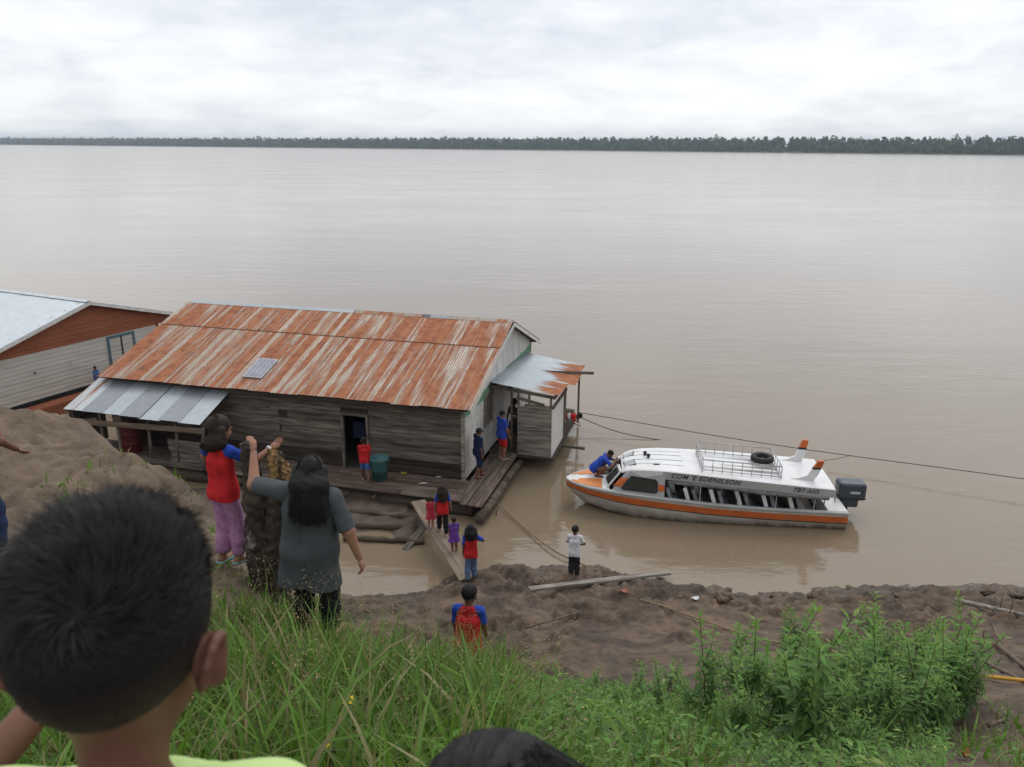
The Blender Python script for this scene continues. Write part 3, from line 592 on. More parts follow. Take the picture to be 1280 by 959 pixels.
# front and side decks
deck = MB().box((-5.6, -0.72, ZD - 0.09), (12.9, 1.2, 0.06)).build('front_deck', M['wood_dark'], hs)
for r in range(6):
    ed = -12.4; vv = -1.38 + r * 0.232
    while ed < 0.3:
        l = rnd(2.2, 3.6); e2 = min(ed + l, 0.34 + rnd(-.04, .04))
        if e2 - ed > 0.4 and not (r == 0 and -3.6 < ed < -3.0): board('deck_plank', deck, M['wood_deck'], ((ed + e2) / 2, vv + .11, ZD - .022 + rnd(-.008, .008)), e2 - ed - .02, 0.218, 0.04, (1, rnd(-.004, .004), 0))
        ed = e2
        if e2 >= 0.28: break
side = MB().box((0.62, 0.45, ZD - 0.09), (0.5, 3.7, 0.06)).build('side_deck', M['wood_dark'], hs)
for r in range(4):
    board('deck_plank', side, M['wood_deck'], (0.235 + r * 0.215, 0.42 + rnd(-.05, .05), ZD - .012 + rnd(-.006, .006)), 3.95 if r else 3.6, 0.20, 0.04, (rnd(-.006, .006), 1, 0), (-1, 0, 0))
board('deck_plank', side, M['wood_dark'], (0.55, 2.45, ZD - .03), 1.2, 0.22, 0.04)
for u_ in (-10.9, -9.3, -7.7, -6.3, -4.6, -3.0, -2.2, -0.9): MB().tube([(u_, -1.62 + rnd(-.1, .06), ZD - .16), (u_, 0.1, ZD - .16)], 0.045, 7).build('joist', M['wood_dark'], hs)
for (a, b, r_) in (((-12.6, -1.15, .17), (0.6, -1.1, .19), .21), ((-12.4, 1.6, .12), (0.8, 1.6, .12), .25), ((-12.4, 4.6, .12), (1.8, 4.6, .12), .25), ((-12.4, 7.6, .12), (1.8, 7.6, .12), .25)):
    a, b = Vector(a), Vector(b); n = 12
    MB().tube([a + (b - a) * (k / n) + Vector((0, rnd(-.03, .03), rnd(-.02, .02))) for k in range(n + 1)], [r_ * rnd(.86, 1.08) for _ in range(n + 1)], 10).build('float_log', M['log'], hs, True)
MB().tube([(0.97, -1.75, .22), (0.99, -.6, .21), (1.0, .6, .24), (0.98, 1.9, .22)], [.14, .15, .135, .12], 10).build('float_log', M['log'], hs, True)
MB().tube([(1.02, .55, .30), (1.04, 1.6, .28), (1.06, 2.3, .26)], [.11, .115, .10], 9).build('float_log', M['log'], hs, True)
# porch on the river side
PV0, PV1, PU0, PU1 = 2.4, 4.35, 0.95, 2.02
pf = MB().box((1.1, 4.5, ZD - 0.05), (2.05, 4.4, 0.07)).build('porch_floor', M['wood_dark'], hs)
pw = MB().box(((PU0 + PU1) / 2, PV0 + .04, 1.25), (PU1 - PU0 - .04, .02, 1.6)).box((PU1 - .04, (PV0 + PV1) / 2, 1.2), (.02, PV1 - PV0 - .04, 1.5)).build('porch_wall', M['wood_dark'], hs)
zz = 0.42
for h in (0.30, 0.27, 0.30, 0.28, 0.26, 0.27):
    board('plank', pw, M['wood_pale'], ((PU0 + PU1) / 2, PV0, zz + h / 2), PU1 - PU0, h - .01, .026, (1, 0, rnd(-.006, .006)), (0, 0, 1)); zz += h
board('panel', pw, M['white_board'], (PU1 + .012, (PV0 + PV1) / 2 + .01, 1.24), 1.66, PV1 - PV0, .024, (0, 0, 1), (0, 1, 0))
for (u_, v_, z0, z1) in ((PU0 + .02, PV0 + .03, .5, 2.62), (1.3, PV0 + .06, 2.0, 2.5), (PU1 + .06, PV1 - .06, .1, 2.34), (PU1 + .06, 6.9, .1, 2.2), (PU0 - .25, 2.62, .5, 2.66), (PU1 - .03, PV0 + .07, .5, 2.46)):
    board('post', hs, M['wood_grey'], (u_, v_, (z0 + z1) / 2), z1 - z0, .07, .07, (rnd(-.01, .01), rnd(-.01, .01), 1), (1, 0, 0))
for a, b in (((0.02, 2.5, 2.62), (2.12, 2.42, 2.44)), ((2.1, 2.4, 2.43), (2.1, 7.1, 2.12)), ((.06, 2.6, 2.56), (.06, 7.0, 2.40)), ((2.08, 2.30, 2.14), (2.08, 4.5, 2.10)), ((0.9, 2.44, 2.34), (1.75, 2.6, 2.10)), ((0.4, 4.8, 2.5), (2.8, 5.6, 2.40))):
    MB().bar(a, b, .06, .09).build('beam', M['wood_grey'], hs)
MB().bar((1.0, 4.0, 0.33), (2.85, 3.9, 0.30), .10, .08).build('beam', M['wood_grey'], hs)
pr = MB().bar((0.6, 2.5, 2.60), (0.6, 7.1, 2.38), .05, .05).build('porch_roof', M['wood_grey'], hs)
for i in range(6):
    va = 2.42 + i * 0.79; z0 = 2.76 - i * .045; z1 = 2.52 - i * .062
    dv = Vector((2.22 + (0.25 if i in (2, 3) else 0) * rnd(.3, 1), rnd(-.05, .08), z1 - z0))
    me = matd(CACHE, ('pr', i), lambda: corr_sheet('sheet', 0.86, dv.length, 0.006), M['zinc_porch'])
    o = link(bpy.data.objects.new('porch_sheet', me), pr); o.matrix_local = frame((0.03, va + .40, z0 + (0.012 if i % 2 else 0)), (0, -1, 0.055), dv)

# things on the decks
def lathe_obj(name, prof, mat, parent, n=28): return MB().lathe(prof, n).build(name, mat, parent, True)
p = at(474, 601, ZD); bk = thing('plastic_bin', 'teal plastic bin standing beside the open doorway', 'bin', (p[0], p[1] + .1, ZD - .0))
lathe_obj('body', [(0.0, 0.012), (0.20, 0.012), (0.205, 0.03), (0.225, 0.30), (0.232, 0.31), (0.25, 0.60), (0.262, 0.61), (0.262, 0.64), (0.245, 0.64), (0.215, 0.05), (0, 0.05)], M['bucket'], bk)
lathe_obj('rim', [(0.25, 0.645), (0.285, 0.645), (0.288, 0.675), (0.27, 0.685), (0.248, 0.675), (0.246, 0.65)], M['bucket'], bk)
for s in (-1, 1): MB().bar((s * .28, -.06, .60), (s * .28, .06, .60), .03, .05).build('handle', M['bucket'], bk)
p = at(505, 592, ZD); tag(MB().lathe([(0, .0), (.07, .005), (.10, .03), (.09, .03), (.06, .012), (0, .012)], 10, (p[0], p[1], ZD)).build('plastic_disc', M['litter_lime'], None, True), 'small lime yellow plastic disc lying on the deck planks', 'litter')
for px, py, sx_ in ((529, 605, .14), (548, 597, .09)):
    p = at(px, py, ZD); tag(MB().prism([(p[0] - sx_, p[1], ZD + .004), (p[0], p[1] - .04, ZD + .02), (p[0] + sx_, p[1] + .03, ZD + .006), (p[0] + .02, p[1] + .06, ZD + .012)], (0, 0, .012)).build('paper_scrap', M['litter_white']), 'white paper scrap on the deck near the house corner' if px > 540 else 'larger white paper scrap near the middle of the deck edge', 'litter')
loc = Mh_ @ Vector((-10.75, -0.75, ZD)); br = thing('red_barrel', 'dull red barrel standing in the dark lean-to', 'barrel', loc)
lathe_obj('body', [(0, 0), (.27, 0), (.29, .05), (.29, .3), (.305, .32), (.29, .34), (.29, .62), (.305, .64), (.29, .66), (.28, .92), (.25, .95), (0, .95)], M['barrel_red'], br)
lathe_obj('lid', [(0, .955), (.27, .955), (.285, .975), (.27, 1.0), (0, 1.005)], M['barrel_red'], br)

# ---------------------------------------------------------------- white house behind it
T2 = rad(25.5)
wh = thing('white_house', 'white plank house with terracotta gable and pale zinc roof', 'house', (-18.27, 26.83, 0), rad(90) - T2)
# local x runs along the gable wall, y to the back-left
X0, X1, XR, Zb, Zo, ZRr, Ze2 = -0.55, 6.95, 3.75, 0.6, 2.36, 3.93, 2.62
DEP = 11.0
body = MB().box(((X0 + X1) / 2, DEP / 2 + .05, 1.55), (X1 - X0 - .1, DEP - .05, 2.0)).prism([(X0 + .1, .1, 2.55), (X1 - .1, .1, 2.55), (XR, .1, 3.70)], (0, DEP - .15, 0)).build('wall', M['siding'], wh)
zz = Zb; rows = 11
for i in range(rows):
    h = (Zo - Zb) / rows
    spl = rnd(2.2, 4.6)
    for a, b in ((X0, spl), (spl, X1)):
        board('siding_board', body, M['siding'], ((a + b) / 2, 0.035 - (0.004 if i % 2 else 0), zz + h / 2), b - a - .006, h + .012, .024, (1, 0, 0), (0, 0.10, 1))
    zz += h
def wroof(x): return Ze2 + (x + .75) * (ZRr - Ze2) / (XR + .75) if x < XR else ZRr + (x - XR) * (Ze2 - ZRr) / (8.2 - XR)
zz = Zo + .01; h = 0.165
while zz < 3.75:
    xa = max(X0 - .02, -0.75 + (zz + h * .5 + .08 - Ze2) * (XR + .75) / (ZRr - Ze2)); xb = min(X1 + .9, XR + (ZRr - zz - h * .5 - .08) * (8.2 - XR) / (ZRr - Ze2))
    if xb - xa > .2: board('gable_board', body, M['terracotta'], ((xa + xb) / 2, 0.028, zz + h / 2), xb - xa, h + .012, .024, (1, 0, 0), (0, 0.10, 1))
    zz += h
MB().box(((X0 + X1) / 2, .0, Zb - .08), (X1 - X0 + .1, .06, .15)).build('black_sill', M['black_band'], wh)
MB().box(((X0 + X1) / 2, -.25, .22), (X1 - X0 + .6, .7, .42)).build('float_skirt', M['terracotta'], wh)
MB().box((X1 + .03, .02, 1.5), (.10, .12, 1.95)).build('corner_post', M['terracotta'], wh)
wf = MB().box((5.13, .0, 2.27), (1.28, .07, .085)).box((5.13, 0, 1.14), (1.28, .07, .085)).box((4.53, 0, 1.70), (.085, .07, 1.05)).box((5.73, 0, 1.70), (.085, .07, 1.05)).build('window', M['blue_paint'], wh)
MB().box((5.13, -.002, 1.70), (.05, .05, 1.04)).build('mullion', M['charcoal'], wf)
for i in range(6): board('shutter_board', wf, M['siding'], (5.13, .008, 1.27 + i * .172), 1.10, .165, .02, (1, 0, 0), (0, 0.1, 1))
MB().box((1.35, .01, 1.62), (.07, .05, .05)).build('wall_box', M['charcoal'], wh)
wr = MB().prism([(-.72, -.25, Ze2 - .06), (XR, -.25, ZRr - .05), (8.15, -.25, Ze2 - .06), (8.15, -.25, Ze2 - .10), (XR, -.25, ZRr - .09), (-.72, -.25, Ze2 - .10)], (0, DEP + .5, 0)).build('roof', M['wood_dark'], wh)
la = math.hypot(XR + .80, ZRr - Ze2); lb = math.hypot(8.25 - XR, ZRr - Ze2)
for i in range(14):
    yc = -.28 + .43 + i * .80
    o = link(bpy.data.objects.new('roof_sheet', matd(CACHE, 'wsheet', lambda: corr_sheet('sheet', .86, la, .009), M['zinc_white'])), wr); o.matrix_local = frame((-.80, yc, Ze2 - .01 + (.008 if i % 2 else 0)), (0, -1, 0.006), (XR + .80, 0, ZRr - Ze2))
    o = link(bpy.data.objects.new('roof_sheet', matd(CACHE, 'wsheetb', lambda: corr_sheet('sheet', .86, lb, .009), M['zinc_white'])), wr); o.matrix_local = frame((8.25, yc, Ze2 - .01 + (.008 if i % 2 else 0)), (0, 1, 0.006), (XR - 8.25, 0, ZRr - Ze2))
    MB().prism([(XR - .15, -.30 + i * .80, ZRr - .01), (XR, -.30 + i * .80, ZRr + .05), (XR + .15, -.30 + i * .80, ZRr - .01), (XR, -.30 + i * .80, ZRr + .035)], (0, .78, 0)).build('ridge_cap', M['zinc_white'], wr)
for (xa, za, xb, zb) in ((-.8, Ze2 - .03, XR, ZRr - .03), (XR + .01, ZRr - .03, 8.25, Ze2 - .03)):
    MB().prism([(xa, -.33, za), (xb, -.33, zb), (xb, -.33, zb - .11), (xa, -.33, za - .11)], (0, .03, 0)).build('bargeboard', M['white_board'], wr)
for v_ in (0.4, 3.5, 6.6): MB().tube([(X0 - .4, -.3 + v_, .05), (3, -.3 + v_, .08), (X1 + .4, -.3 + v_, .05)], [.26, .29, .25], 10).build('float_log', M['log'], wh, True)
# ================================================================== SURFACE NETS (organic shapes)
def surfnet(fieldfn, lo, hi, res):
    lo = np.asarray(lo, float); hi = np.asarray(hi, float); n = np.maximum(4, np.ceil((hi - lo) / res).astype(int) + 1)
    ax = [lo[i] + res * np.arange(n[i]) for i in range(3)]
    D = fieldfn(ax).astype(np.float32); S = D < 0
    c = S[:-1, :-1, :-1].astype(np.int8)
    for dx, dy, dz in ((1, 0, 0), (0, 1, 0), (0, 0, 1), (1, 1, 0), (1, 0, 1), (0, 1, 1), (1, 1, 1)):
        c = c + S[dx:n[0] - 1 + dx, dy:n[1] - 1 + dy, dz:n[2] - 1 + dz]
    act = np.argwhere((c > 0) & (c < 8)); 
    if len(act) == 0: return np.zeros((0, 3)), np.zeros((0, 4), int)
    cid = -np.ones(c.shape, np.int64); cid[tuple(act.T)] = np.arange(len(act))
    acc = np.zeros((len(act), 3)); cnt = np.zeros(len(act))
    cor = [(0, 0, 0), (1, 0, 0), (0, 1, 0), (1, 1, 0), (0, 0, 1), (1, 0, 1), (0, 1, 1), (1, 1, 1)]
    for a, b in ((0, 1), (2, 3), (4, 5), (6, 7), (0, 2), (1, 3), (4, 6), (5, 7), (0, 4), (1, 5), (2, 6), (3, 7)):
        ca, cb_ = np.array(cor[a]), np.array(cor[b]); da = D[tuple((act + ca).T)]; db = D[tuple((act + cb_).T)]
        msk = (da < 0) != (db < 0); t = np.where(msk, da / np.where(msk, da - db, 1), 0)[:, None]
        acc += np.where(msk[:, None], ca + t * (cb_ - ca), 0); cnt += msk
    V = lo + (act + acc / cnt[:, None]) * res
    Q = []
    for axs in range(3):
        o1, o2 = (axs + 1) % 3, (axs + 2) % 3
        sl0 = [slice(None)] * 3; sl1 = [slice(None)] * 3; sl0[axs] = slice(0, -1); sl1[axs] = slice(1, None)
        cr = S[tuple(sl0)] != S[tuple(sl1)]; e = np.argwhere(cr); e = e[(e[:, o1] > 0) & (e[:, o2] > 0) & (e[:, o1] < n[o1] - 1) & (e[:, o2] < n[o2] - 1)]
        if len(e) == 0: continue
        def cell(d1, d2):
            q = e.copy(); q[:, o1] -= d1; q[:, o2] -= d2; return cid[tuple(q.T)]
        qd = np.stack([cell(1, 1), cell(0, 1), cell(0, 0), cell(1, 0)], 1)
        fl = S[tuple(e.T)]; qd[~fl] = qd[~fl][:, ::-1]; Q.append(qd)
    Q = np.concatenate(Q); return V, Q[(Q >= 0).all(1)]
class SDF:
    """smooth union of tapered capsules and ellipsoids, with plane cuts"""
    def __init__(s, k=0.02): s.k = k; s.pr = []; s.cuts = []; s.wob = None
    def cap(s, a, b, r1, r2=None, k=None):
        a, b = np.asarray(a, float), np.asarray(b, float); r2 = r1 if r2 is None else r2
        s.pr.append(('c', a, b, r1, r2, k)); return s
    def ell(s, c, r, R=None, k=None):
        s.pr.append(('e', np.asarray(c, float), np.asarray(r, float), np.eye(3) if R is None else np.asarray(R, float), 0, k)); return s
    def box(s, c, h, rd, R=None, k=None):
        s.pr.append(('b', np.asarray(c, float), np.asarray(h, float), np.eye(3) if R is None else np.asarray(R, float), rd, k)); return s
    def cut(s, p, n, prims=None): s.cuts.append((np.asarray(p, float), np.asarray(n, float) / np.linalg.norm(n))); return s
    def bounds(s):
        lo = np.full(3, 1e9); hi = -lo
        for p in s.pr:
            if p[0] == 'c':
                r = max(p[3], p[4]); l = np.minimum(p[1], p[2]) - r; h = np.maximum(p[1], p[2]) + r
            else:
                e = np.abs(p[3]) @ p[2] if p[0] == 'b' else np.sqrt((p[3] ** 2) @ (p[2] ** 2)); l, h = p[1] - e - p[4], p[1] + e + p[4]
            lo = np.minimum(lo, l); hi = np.maximum(hi, h)
        return lo, hi
    def field(s, ax):
        D = np.full([len(a) for a in ax], 10.0)
        for p in s.pr:
            k = s.k if p[5] is None else p[5]; m = 2.2 * k + 0.02
            q = SDF(); q.pr = [p]; lo, hi = q.bounds()
            sl = tuple(slice(max(0, int(np.searchsorted(a, l - m)) - 1), int(np.searchsorted(a, h + m)) + 1) for a, l, h in zip(ax, lo, hi))
            X = np.stack(np.meshgrid(*[a[t] for a, t in zip(ax, sl)], indexing='ij'), -1)
            if X.size == 0: continue
            if p[0] == 'c':
                ba = p[2] - p[1]; l2 = max(ba @ ba, 1e-12); t = np.clip(((X - p[1]) @ ba) / l2, 0, 1)
                d = np.linalg.norm(X - p[1] - t[..., None] * ba, axis=-1) - (p[3] + (p[4] - p[3]) * t)
            elif p[0] == 'e':
                Y = (X - p[1]) @ p[3]; k0 = np.linalg.norm(Y / p[2], axis=-1); k1 = np.linalg.norm(Y / p[2] ** 2, axis=-1) + 1e-9; d = k0 * (k0 - 1) / k1
            else:
                Y = np.abs((X - p[1]) @ p[3]) - p[2]; d = np.linalg.norm(np.maximum(Y, 0), axis=-1) + np.minimum(Y.max(-1), 0) - p[4]
            o = D[sl]; h = np.maximum(k - np.abs(o - d), 0) / k; D[sl] = np.minimum(o, d) - h * h * k * 0.25
        if s.wob or s.cuts:
            X = np.stack(np.meshgrid(*ax, indexing='ij'), -1)
            if s.wob:
                f, a = s.wob; D = D + a * (np.sin(f * X[..., 0] + 2.1 * np.sin(0.6 * f * X[..., 2])) * np.sin(0.8 * f * X[..., 2] + 1.7 * np.sin(0.7 * f * X[..., 1])) + 0.5 * np.sin(1.9 * f * X[..., 1] + 1.3 * f * X[..., 2]))
            for pt, nn in s.cuts: D = np.maximum(D, (X - pt) @ nn)
        return D
    def mesh(s, res):
        lo, hi = s.bounds(); return surfnet(s.field, lo - 3 * res, hi + 3 * res, res)
    def build(s, name, mat, parent, res):
        V, Q = s.mesh(res); return mobj(name, mesh_np(name, V, Q), mat, parent)

# ================================================================== BOAT
YB = rad(-5)
boat = thing('passenger_boat', 'white and orange covered river passenger boat with outboard motor', 'boat', (1.57, 20.72, 0), YB)
Mb_ = Matrix.Translation(Vector((1.57, 20.72, 0))) @ Matrix.Rotation(YB, 4, 'Z')
st = np.array([(0, .07, .755, .02, .62, .54), (.10, .24, .757, .08, .52, .40), (.3, .43, .762, .19, .40, .20), (.6, .63, .768, .37, .24, -.02), (1.1, .83, .77, .60, .10, -.2), (1.8, .97, .745, .79, .02, -.28), (2.7, 1.04, .69, .93, -.03, -.3), (4, 1.085, .60, .98, -.05, -.3), (5.5, 1.09, .545, .99, -.05, -.3), (7.5, 1.06, .51, .97, -.05, -.28)])
xs = np.concatenate([np.linspace(0, .6, 9)[:-1], np.linspace(.6, 7.5, 36)])
def sm(col):
    y = np.interp(xs, st[:, 0], st[:, col])
    for _ in range(3): y[1:-1] = 0.25 * y[:-2] + 0.5 * y[1:-1] + 0.25 * y[2:]
    return y
BG, ZG, BC, ZC, ZK = sm(1), sm(2), sm(3), sm(4), sm(5)
def bgz(x): return float(np.interp(x, xs, BG)), float(np.interp(x, xs, ZG))
def loft(rows, closed=False):
    """rows: list over stations of lists of points"""
    m = len(rows[0]); V = [p for r in rows for p in r]
    return V, [(i * m + j, i * m + (j + 1) % m, (i + 1) * m + (j + 1) % m, (i + 1) * m + j) for i in range(len(rows) - 1) for j in range(m if closed else m - 1)]
rows = []
for i, x in enumerate(xs):
    g = (BG[i], ZG[i]); c = (BC[i], ZC[i]); mid = (g[0] * .62 + c[0] * .38 + .015, g[1] * .55 + c[1] * .45)
    half = [g, mid, c, (c[0] * .5, (ZK[i] + ZC[i]) / 2 - .02), (0, ZK[i])]
    rows.append([(x, -b, z) for b, z in half] + [(x, b, z) for b, z in half[-2::-1]])
V, Fc = loft(rows); hull = MB().add(V, [f[::-1] for f in Fc])
n9 = len(rows[0]); hull.f.append(tuple((len(rows) - 1) * n9 + k for k in range(n9)))
ntb = M['boat_hull'].node_tree; T = NT(ntb); bsb = ntb.nodes['Principled BSDF']; src = bsb.inputs['Base Color'].links[0].from_socket
tcb = T.n('ShaderNodeTexCoord'); seb = T.n('ShaderNodeSeparateXYZ'); T.l(tcb.outputs['Object'], seb.inputs[0]); ngb = T.noise(T.coord('Object', (1.5, 1.5, .6), False), 3.0, 6, .65)
grime = T.ramp(T.math('ADD', seb.outputs[2], T.math('MULTIPLY', T.math('SUBTRACT', ngb, .5), .5)), [(.02, .85), (.12, .35), (.30, 0.0)])
T.l(T.mix(grime, src, (.12, .095, .06)), bsb.inputs['Base Color'])                      # algae and silt line left by the river
hl = hull.build('hull', M['boat_hull'], boat, True)
for s in (-1, 1):                                   # orange stripe with dark lower line, both sides
    a = []; b = []
    for i, x in enumerate(xs):
        t = min(1, x / 1.5); z1 = ZG[i] - .05 - .06 * t; z0 = ZG[i] - (.19 + .10 * t)
        def side(z):
            g = (BG[i], ZG[i]); mid = (BG[i] * .62 + BC[i] * .38 + .015, ZG[i] * .55 + ZC[i] * .45); return g[0] + (mid[0] - g[0]) * (g[1] - z) / (g[1] - mid[1])
        a.append([(x, s * (side(z) + .006), z) for z in (z1, (z1 + z0) / 2, z0)]); b.append([(x, s * (side(z) + .007), z) for z in (z0 - .003, z0 - .026)])
    for nm, r, mt in (('stripe', a, 'boat_orange'), ('dark_line', b, 'motor_dark')):
        V, Fc = loft(r); MB().add(V, Fc if s > 0 else [f[::-1] for f in Fc]).build(nm, M[mt], hl, True)
    r = [[(x, s * (BG[i] - .11 * min(1, x / .5)), ZG[i] + .012), (x, s * (BG[i] - .02), ZG[i] + .022), (x, s * (BG[i] + .022), ZG[i] + .012), (x, s * (BG[i] + .024), ZG[i] - .03), (x, s * (BG[i] + .004), ZG[i] - .045)] for i, x in enumerate(xs)]
    V, Fc = loft(r); MB().add(V, Fc if s > 0 else [f[::-1] for f in Fc]).build('gunwale', M['boat_side'], boat, True)
# inside
r = [[(x, -(BG[i] - .10), ZG[i] + .005), (x, -min(BG[i] - .14, BC[i] - .03), .14), (x, min(BG[i] - .14, BC[i] - .03), .14), (x, BG[i] - .10, ZG[i] + .005)] for i, x in enumerate(xs) if 1.2 < x < 7.0]
V, Fc = loft(r); MB().add(V, Fc).build('inner_hull', M['boat_inside'], boat)
MB().box((1.30, 0, .52), (.03, 1.1, .46)).build('bulkhead', M['boat_inside'], boat)
# fore deck
r = [[(x, -BG[i] + .05 * min(1, x / .3), ZG[i] + .008), (x, 0, ZG[i] + .035 + .05 * min(1, x)), (x, BG[i] - .05 * min(1, x / .3), ZG[i] + .008)] for i, x in enumerate(xs) if x < 1.32]
V, Fc = loft(r); fd = MB().add(V, Fc).build('fore_deck', M['boat_white'], boat, True)
for s in (-1, 1):
    r = []
    for i, x in enumerate(xs):
        if .12 < x < 1.16:
            f0, f1 = .10 / max(.12, BG[i]) if x > .3 else .5, .86
            def dz(f): return ZG[i] + .016 + (.027 + .05 * min(1, x)) * (1 - f)
            r.append([(x, s * BG[i] * f, dz(f)) for f in (min(f0 + .06, .8), .55 if f0 < .5 else .83, f1)])
    V, Fc = loft(r); MB().add(V, Fc if s > 0 else [f[::-1] for f in Fc]).build('deck_panel', M['boat_deck_orange'], fd, True)
# roof
rx_ = [(1.52, .60, 1.26), (1.62, .66, 1.33), (1.8, .74, 1.385), (2.1, .81, 1.425), (2.6, .87, 1.44), (3.2, .92, 1.42), (4.2, 1.0, 1.37), (5.4, 1.05, 1.30), (6.4, 1.07, 1.235), (7.08, 1.075, 1.19)]
rows = []
for x, w, z in rx_:
    ed = .05 if x < 1.7 else (.12 if x < 2 else .24); cr = .055
    rows.append([(x, -w, z - ed), (x, -w, z - .02), (x, -w + .03, z), (x, -w * .6, z + cr * .62), (x, -w * .28, z + cr * .9), (x, 0, z + cr), (x, w * .28, z + cr * .9), (x, w * .6, z + cr * .62), (x, w - .03, z), (x, w, z - .02), (x, w, z - ed), (x, w - .04, z - ed), (x, w - .06, z - .06), (x, 0, z - .02), (x, -w + .06, z - .06), (x, -w + .04, z - ed)])
V, Fc = loft(rows, True); rf = MB().add(V, Fc); m_ = len(rows[0]); rf.f.append(tuple(range(m_))); rf.f.append(tuple((len(rows) - 1) * m_ + k for k in range(m_ - 1, -1, -1)))
roofb = rf.build('roof', M['boat_white'], boat, False)
for y_ in (-.55, -.2, .2, .55):                                     # moulded roof ribs
    MB().tube([(x, y_ * w, z + .055 * (1 - abs(y_) ** 1.5) + .001) for x, w, z in rx_[2:6]], .012, 6).build('roof_rib', M['boat_side'], roofb, True)
for s in (-1, 1):                                                   # grey fascia boards below the roof edge, and rolled curtains
    r = [[(x, s * (w + .006), z - .015), (x, s * (w + .006), z - .235)] for x, w, z in rx_[4:]]
    V, Fc = loft(r); MB().add(V, Fc if s > 0 else [f[::-1] for f in Fc]).build('fascia', M['boat_side'], roofb)
    MB().tube([(x, s * (w - .03), z - .30 - .018 * math.sin(x * 2.6)) for x, w, z in ((2.75, .88, 1.435), (3.2, .92, 1.42), (3.9, .98, 1.385), (4.6, 1.02, 1.35), (5.2, 1.04, 1.31), (5.9, 1.06, 1.27), (6.5, 1.07, 1.23), (6.95, 1.07, 1.2))], [.05, .06, .055, .06, .075, .06, .07, .05], 8).build('rolled_curtain', M['canvas'], roofb, True)
# cabin sides with windows
for s in (-1, 1):
    pts = [(1.22, .735), (1.45, 1.05), (1.62, 1.27), (1.8, 1.37), (2.2, 1.41), (2.66, 1.42), (2.66, .70)]
    def yy(x, z):
        g = bgz(x)[0] - .03; w = float(np.interp(x, [a[0] for a in rx_], [a[1] for a in rx_])) - .01; return g + (w - g) * min(1, max(0, (z - .75) / .6))
    P = [(x, s * yy(x, z), z) for x, z in pts]
    cs = MB().prism(P if s > 0 else P[::-1], (0, -s * .03, 0)).build('cabin_side', M['boat_side'], boat)
    def onside(poly, off): return [(x, s * (yy(x, z) + off), z) for x, z in poly]
    for nm, poly, mt, off in (('window_frame', [(1.50, .865), (1.76, 1.215), (2.42, 1.185), (2.47, 1.12), (2.47, .87), (2.42, .825), (1.56, .835)], 'motor_dark', .004), ('window_pane', [(1.55, .885), (1.79, 1.185), (2.39, 1.155), (2.435, 1.11), (2.435, .88), (2.40, .855), (1.58, .86)], 'glass_dark', .012), ('orange_patch', [(1.30, .91), (1.475, 1.12), (1.69, 1.15), (1.50, .90)], 'boat_orange', .004), ('orange_patch', [(2.49, .90), (2.49, 1.06), (2.655, 1.05), (2.655, .89)], 'boat_orange', .004)):
        q = onside(poly, off); MB().prism(q[::-1] if s > 0 else q, (0, s * .008, 0)).build(nm, M[mt], cs)
    # windscreen leaf and curved quarter pane
    a, b, c, d = Vector((1.16, s * .66, .80)), Vector((1.10, s * .22, .86)), Vector((1.47, s * .20, 1.30)), Vector((1.52, s * .56, 1.25))
    ws = MB().prism([a, b, c, d], (-.03, 0, .012)).build('windscreen', M['boat_white'], boat)
    ce = (a + b + c + d) / 4; MB().prism([ce + (p - ce) * .80 + Vector((-.034, 0, .014)) for p in (a, b, c, d)], (-.008, 0, .004)).build('pane', M['glass_dark'], ws)
    e_ = [Vector((1.56, s * .14, 1.345)), Vector((1.86, s * .16, 1.452)), Vector((1.90, s * .5, 1.44)), Vector((1.60, s * .46, 1.33))]
    fr = MB().prism(e_, (-.004, 0, .012)).build('roof_light', M['motor_dark'], roofb); ce = sum(e_, Vector()) / 4
    MB().prism([ce + (p - ce) * .86 + Vector((-.005, 0, .014)) for p in e_], (-.002, 0, .006)).build('pane', M['glass_pale'], fr)
MB().box((1.30, 0, 1.0), (.05, .05, .52), ry=.5).build('door_post', M['boat_white'], boat)
for x_, y_ in ((2.18, .12), (2.26, -.06)): MB().lathe([(0, 0), (.035, 0), (.035, .05), (.055, .06), (.05, .11), (.02, .13), (0, .13)], 10, (x_, y_, 1.475)).build('horn', M['motor_dark'], roofb, True)
MB().box((2.45, -.5, 1.475), (.16, .05, .03)).build('cleat', M['motor_dark'], roofb)
# seats
for i in range(6):
    x = 2.72 + i * .68
    g = bgz(x)[0]
    sf = MB().box((x + .02, 0, .36), (.06, 2 * (g - .17), .5), ry=-.3).build('seat_row', M['boat_side'], boat)
    for s in (-1, 1):
        MB().box((x + .20, s * (g - .17) * .55, .33), (.40, (g - .17) * .88, .10)).build('seat_cushion', M['seat'], sf)
        MB().box((x + .115, s * (g - .17) * .55, .66), (.09, (g - .17) * .88, .56), ry=-.32).build('seat_back', M['seat'], sf)
        MB().bar((x + .02, s * (g - .165), .32), (x - .20, s * (g - .165), .98), .05, .10).build('seat_frame', M['boat_white'], sf)
for x_ in (3.6, 4.6, 5.6, 6.6):
    for s in (-1, 1): MB().tube([(x_, s * (bgz(x_)[0] - .07), bgz(x_)[1]), (x_, s * (bgz(x_)[0] - .07), 1.1)], .014, 6).build('stanchion', M['metal_rail'], boat)
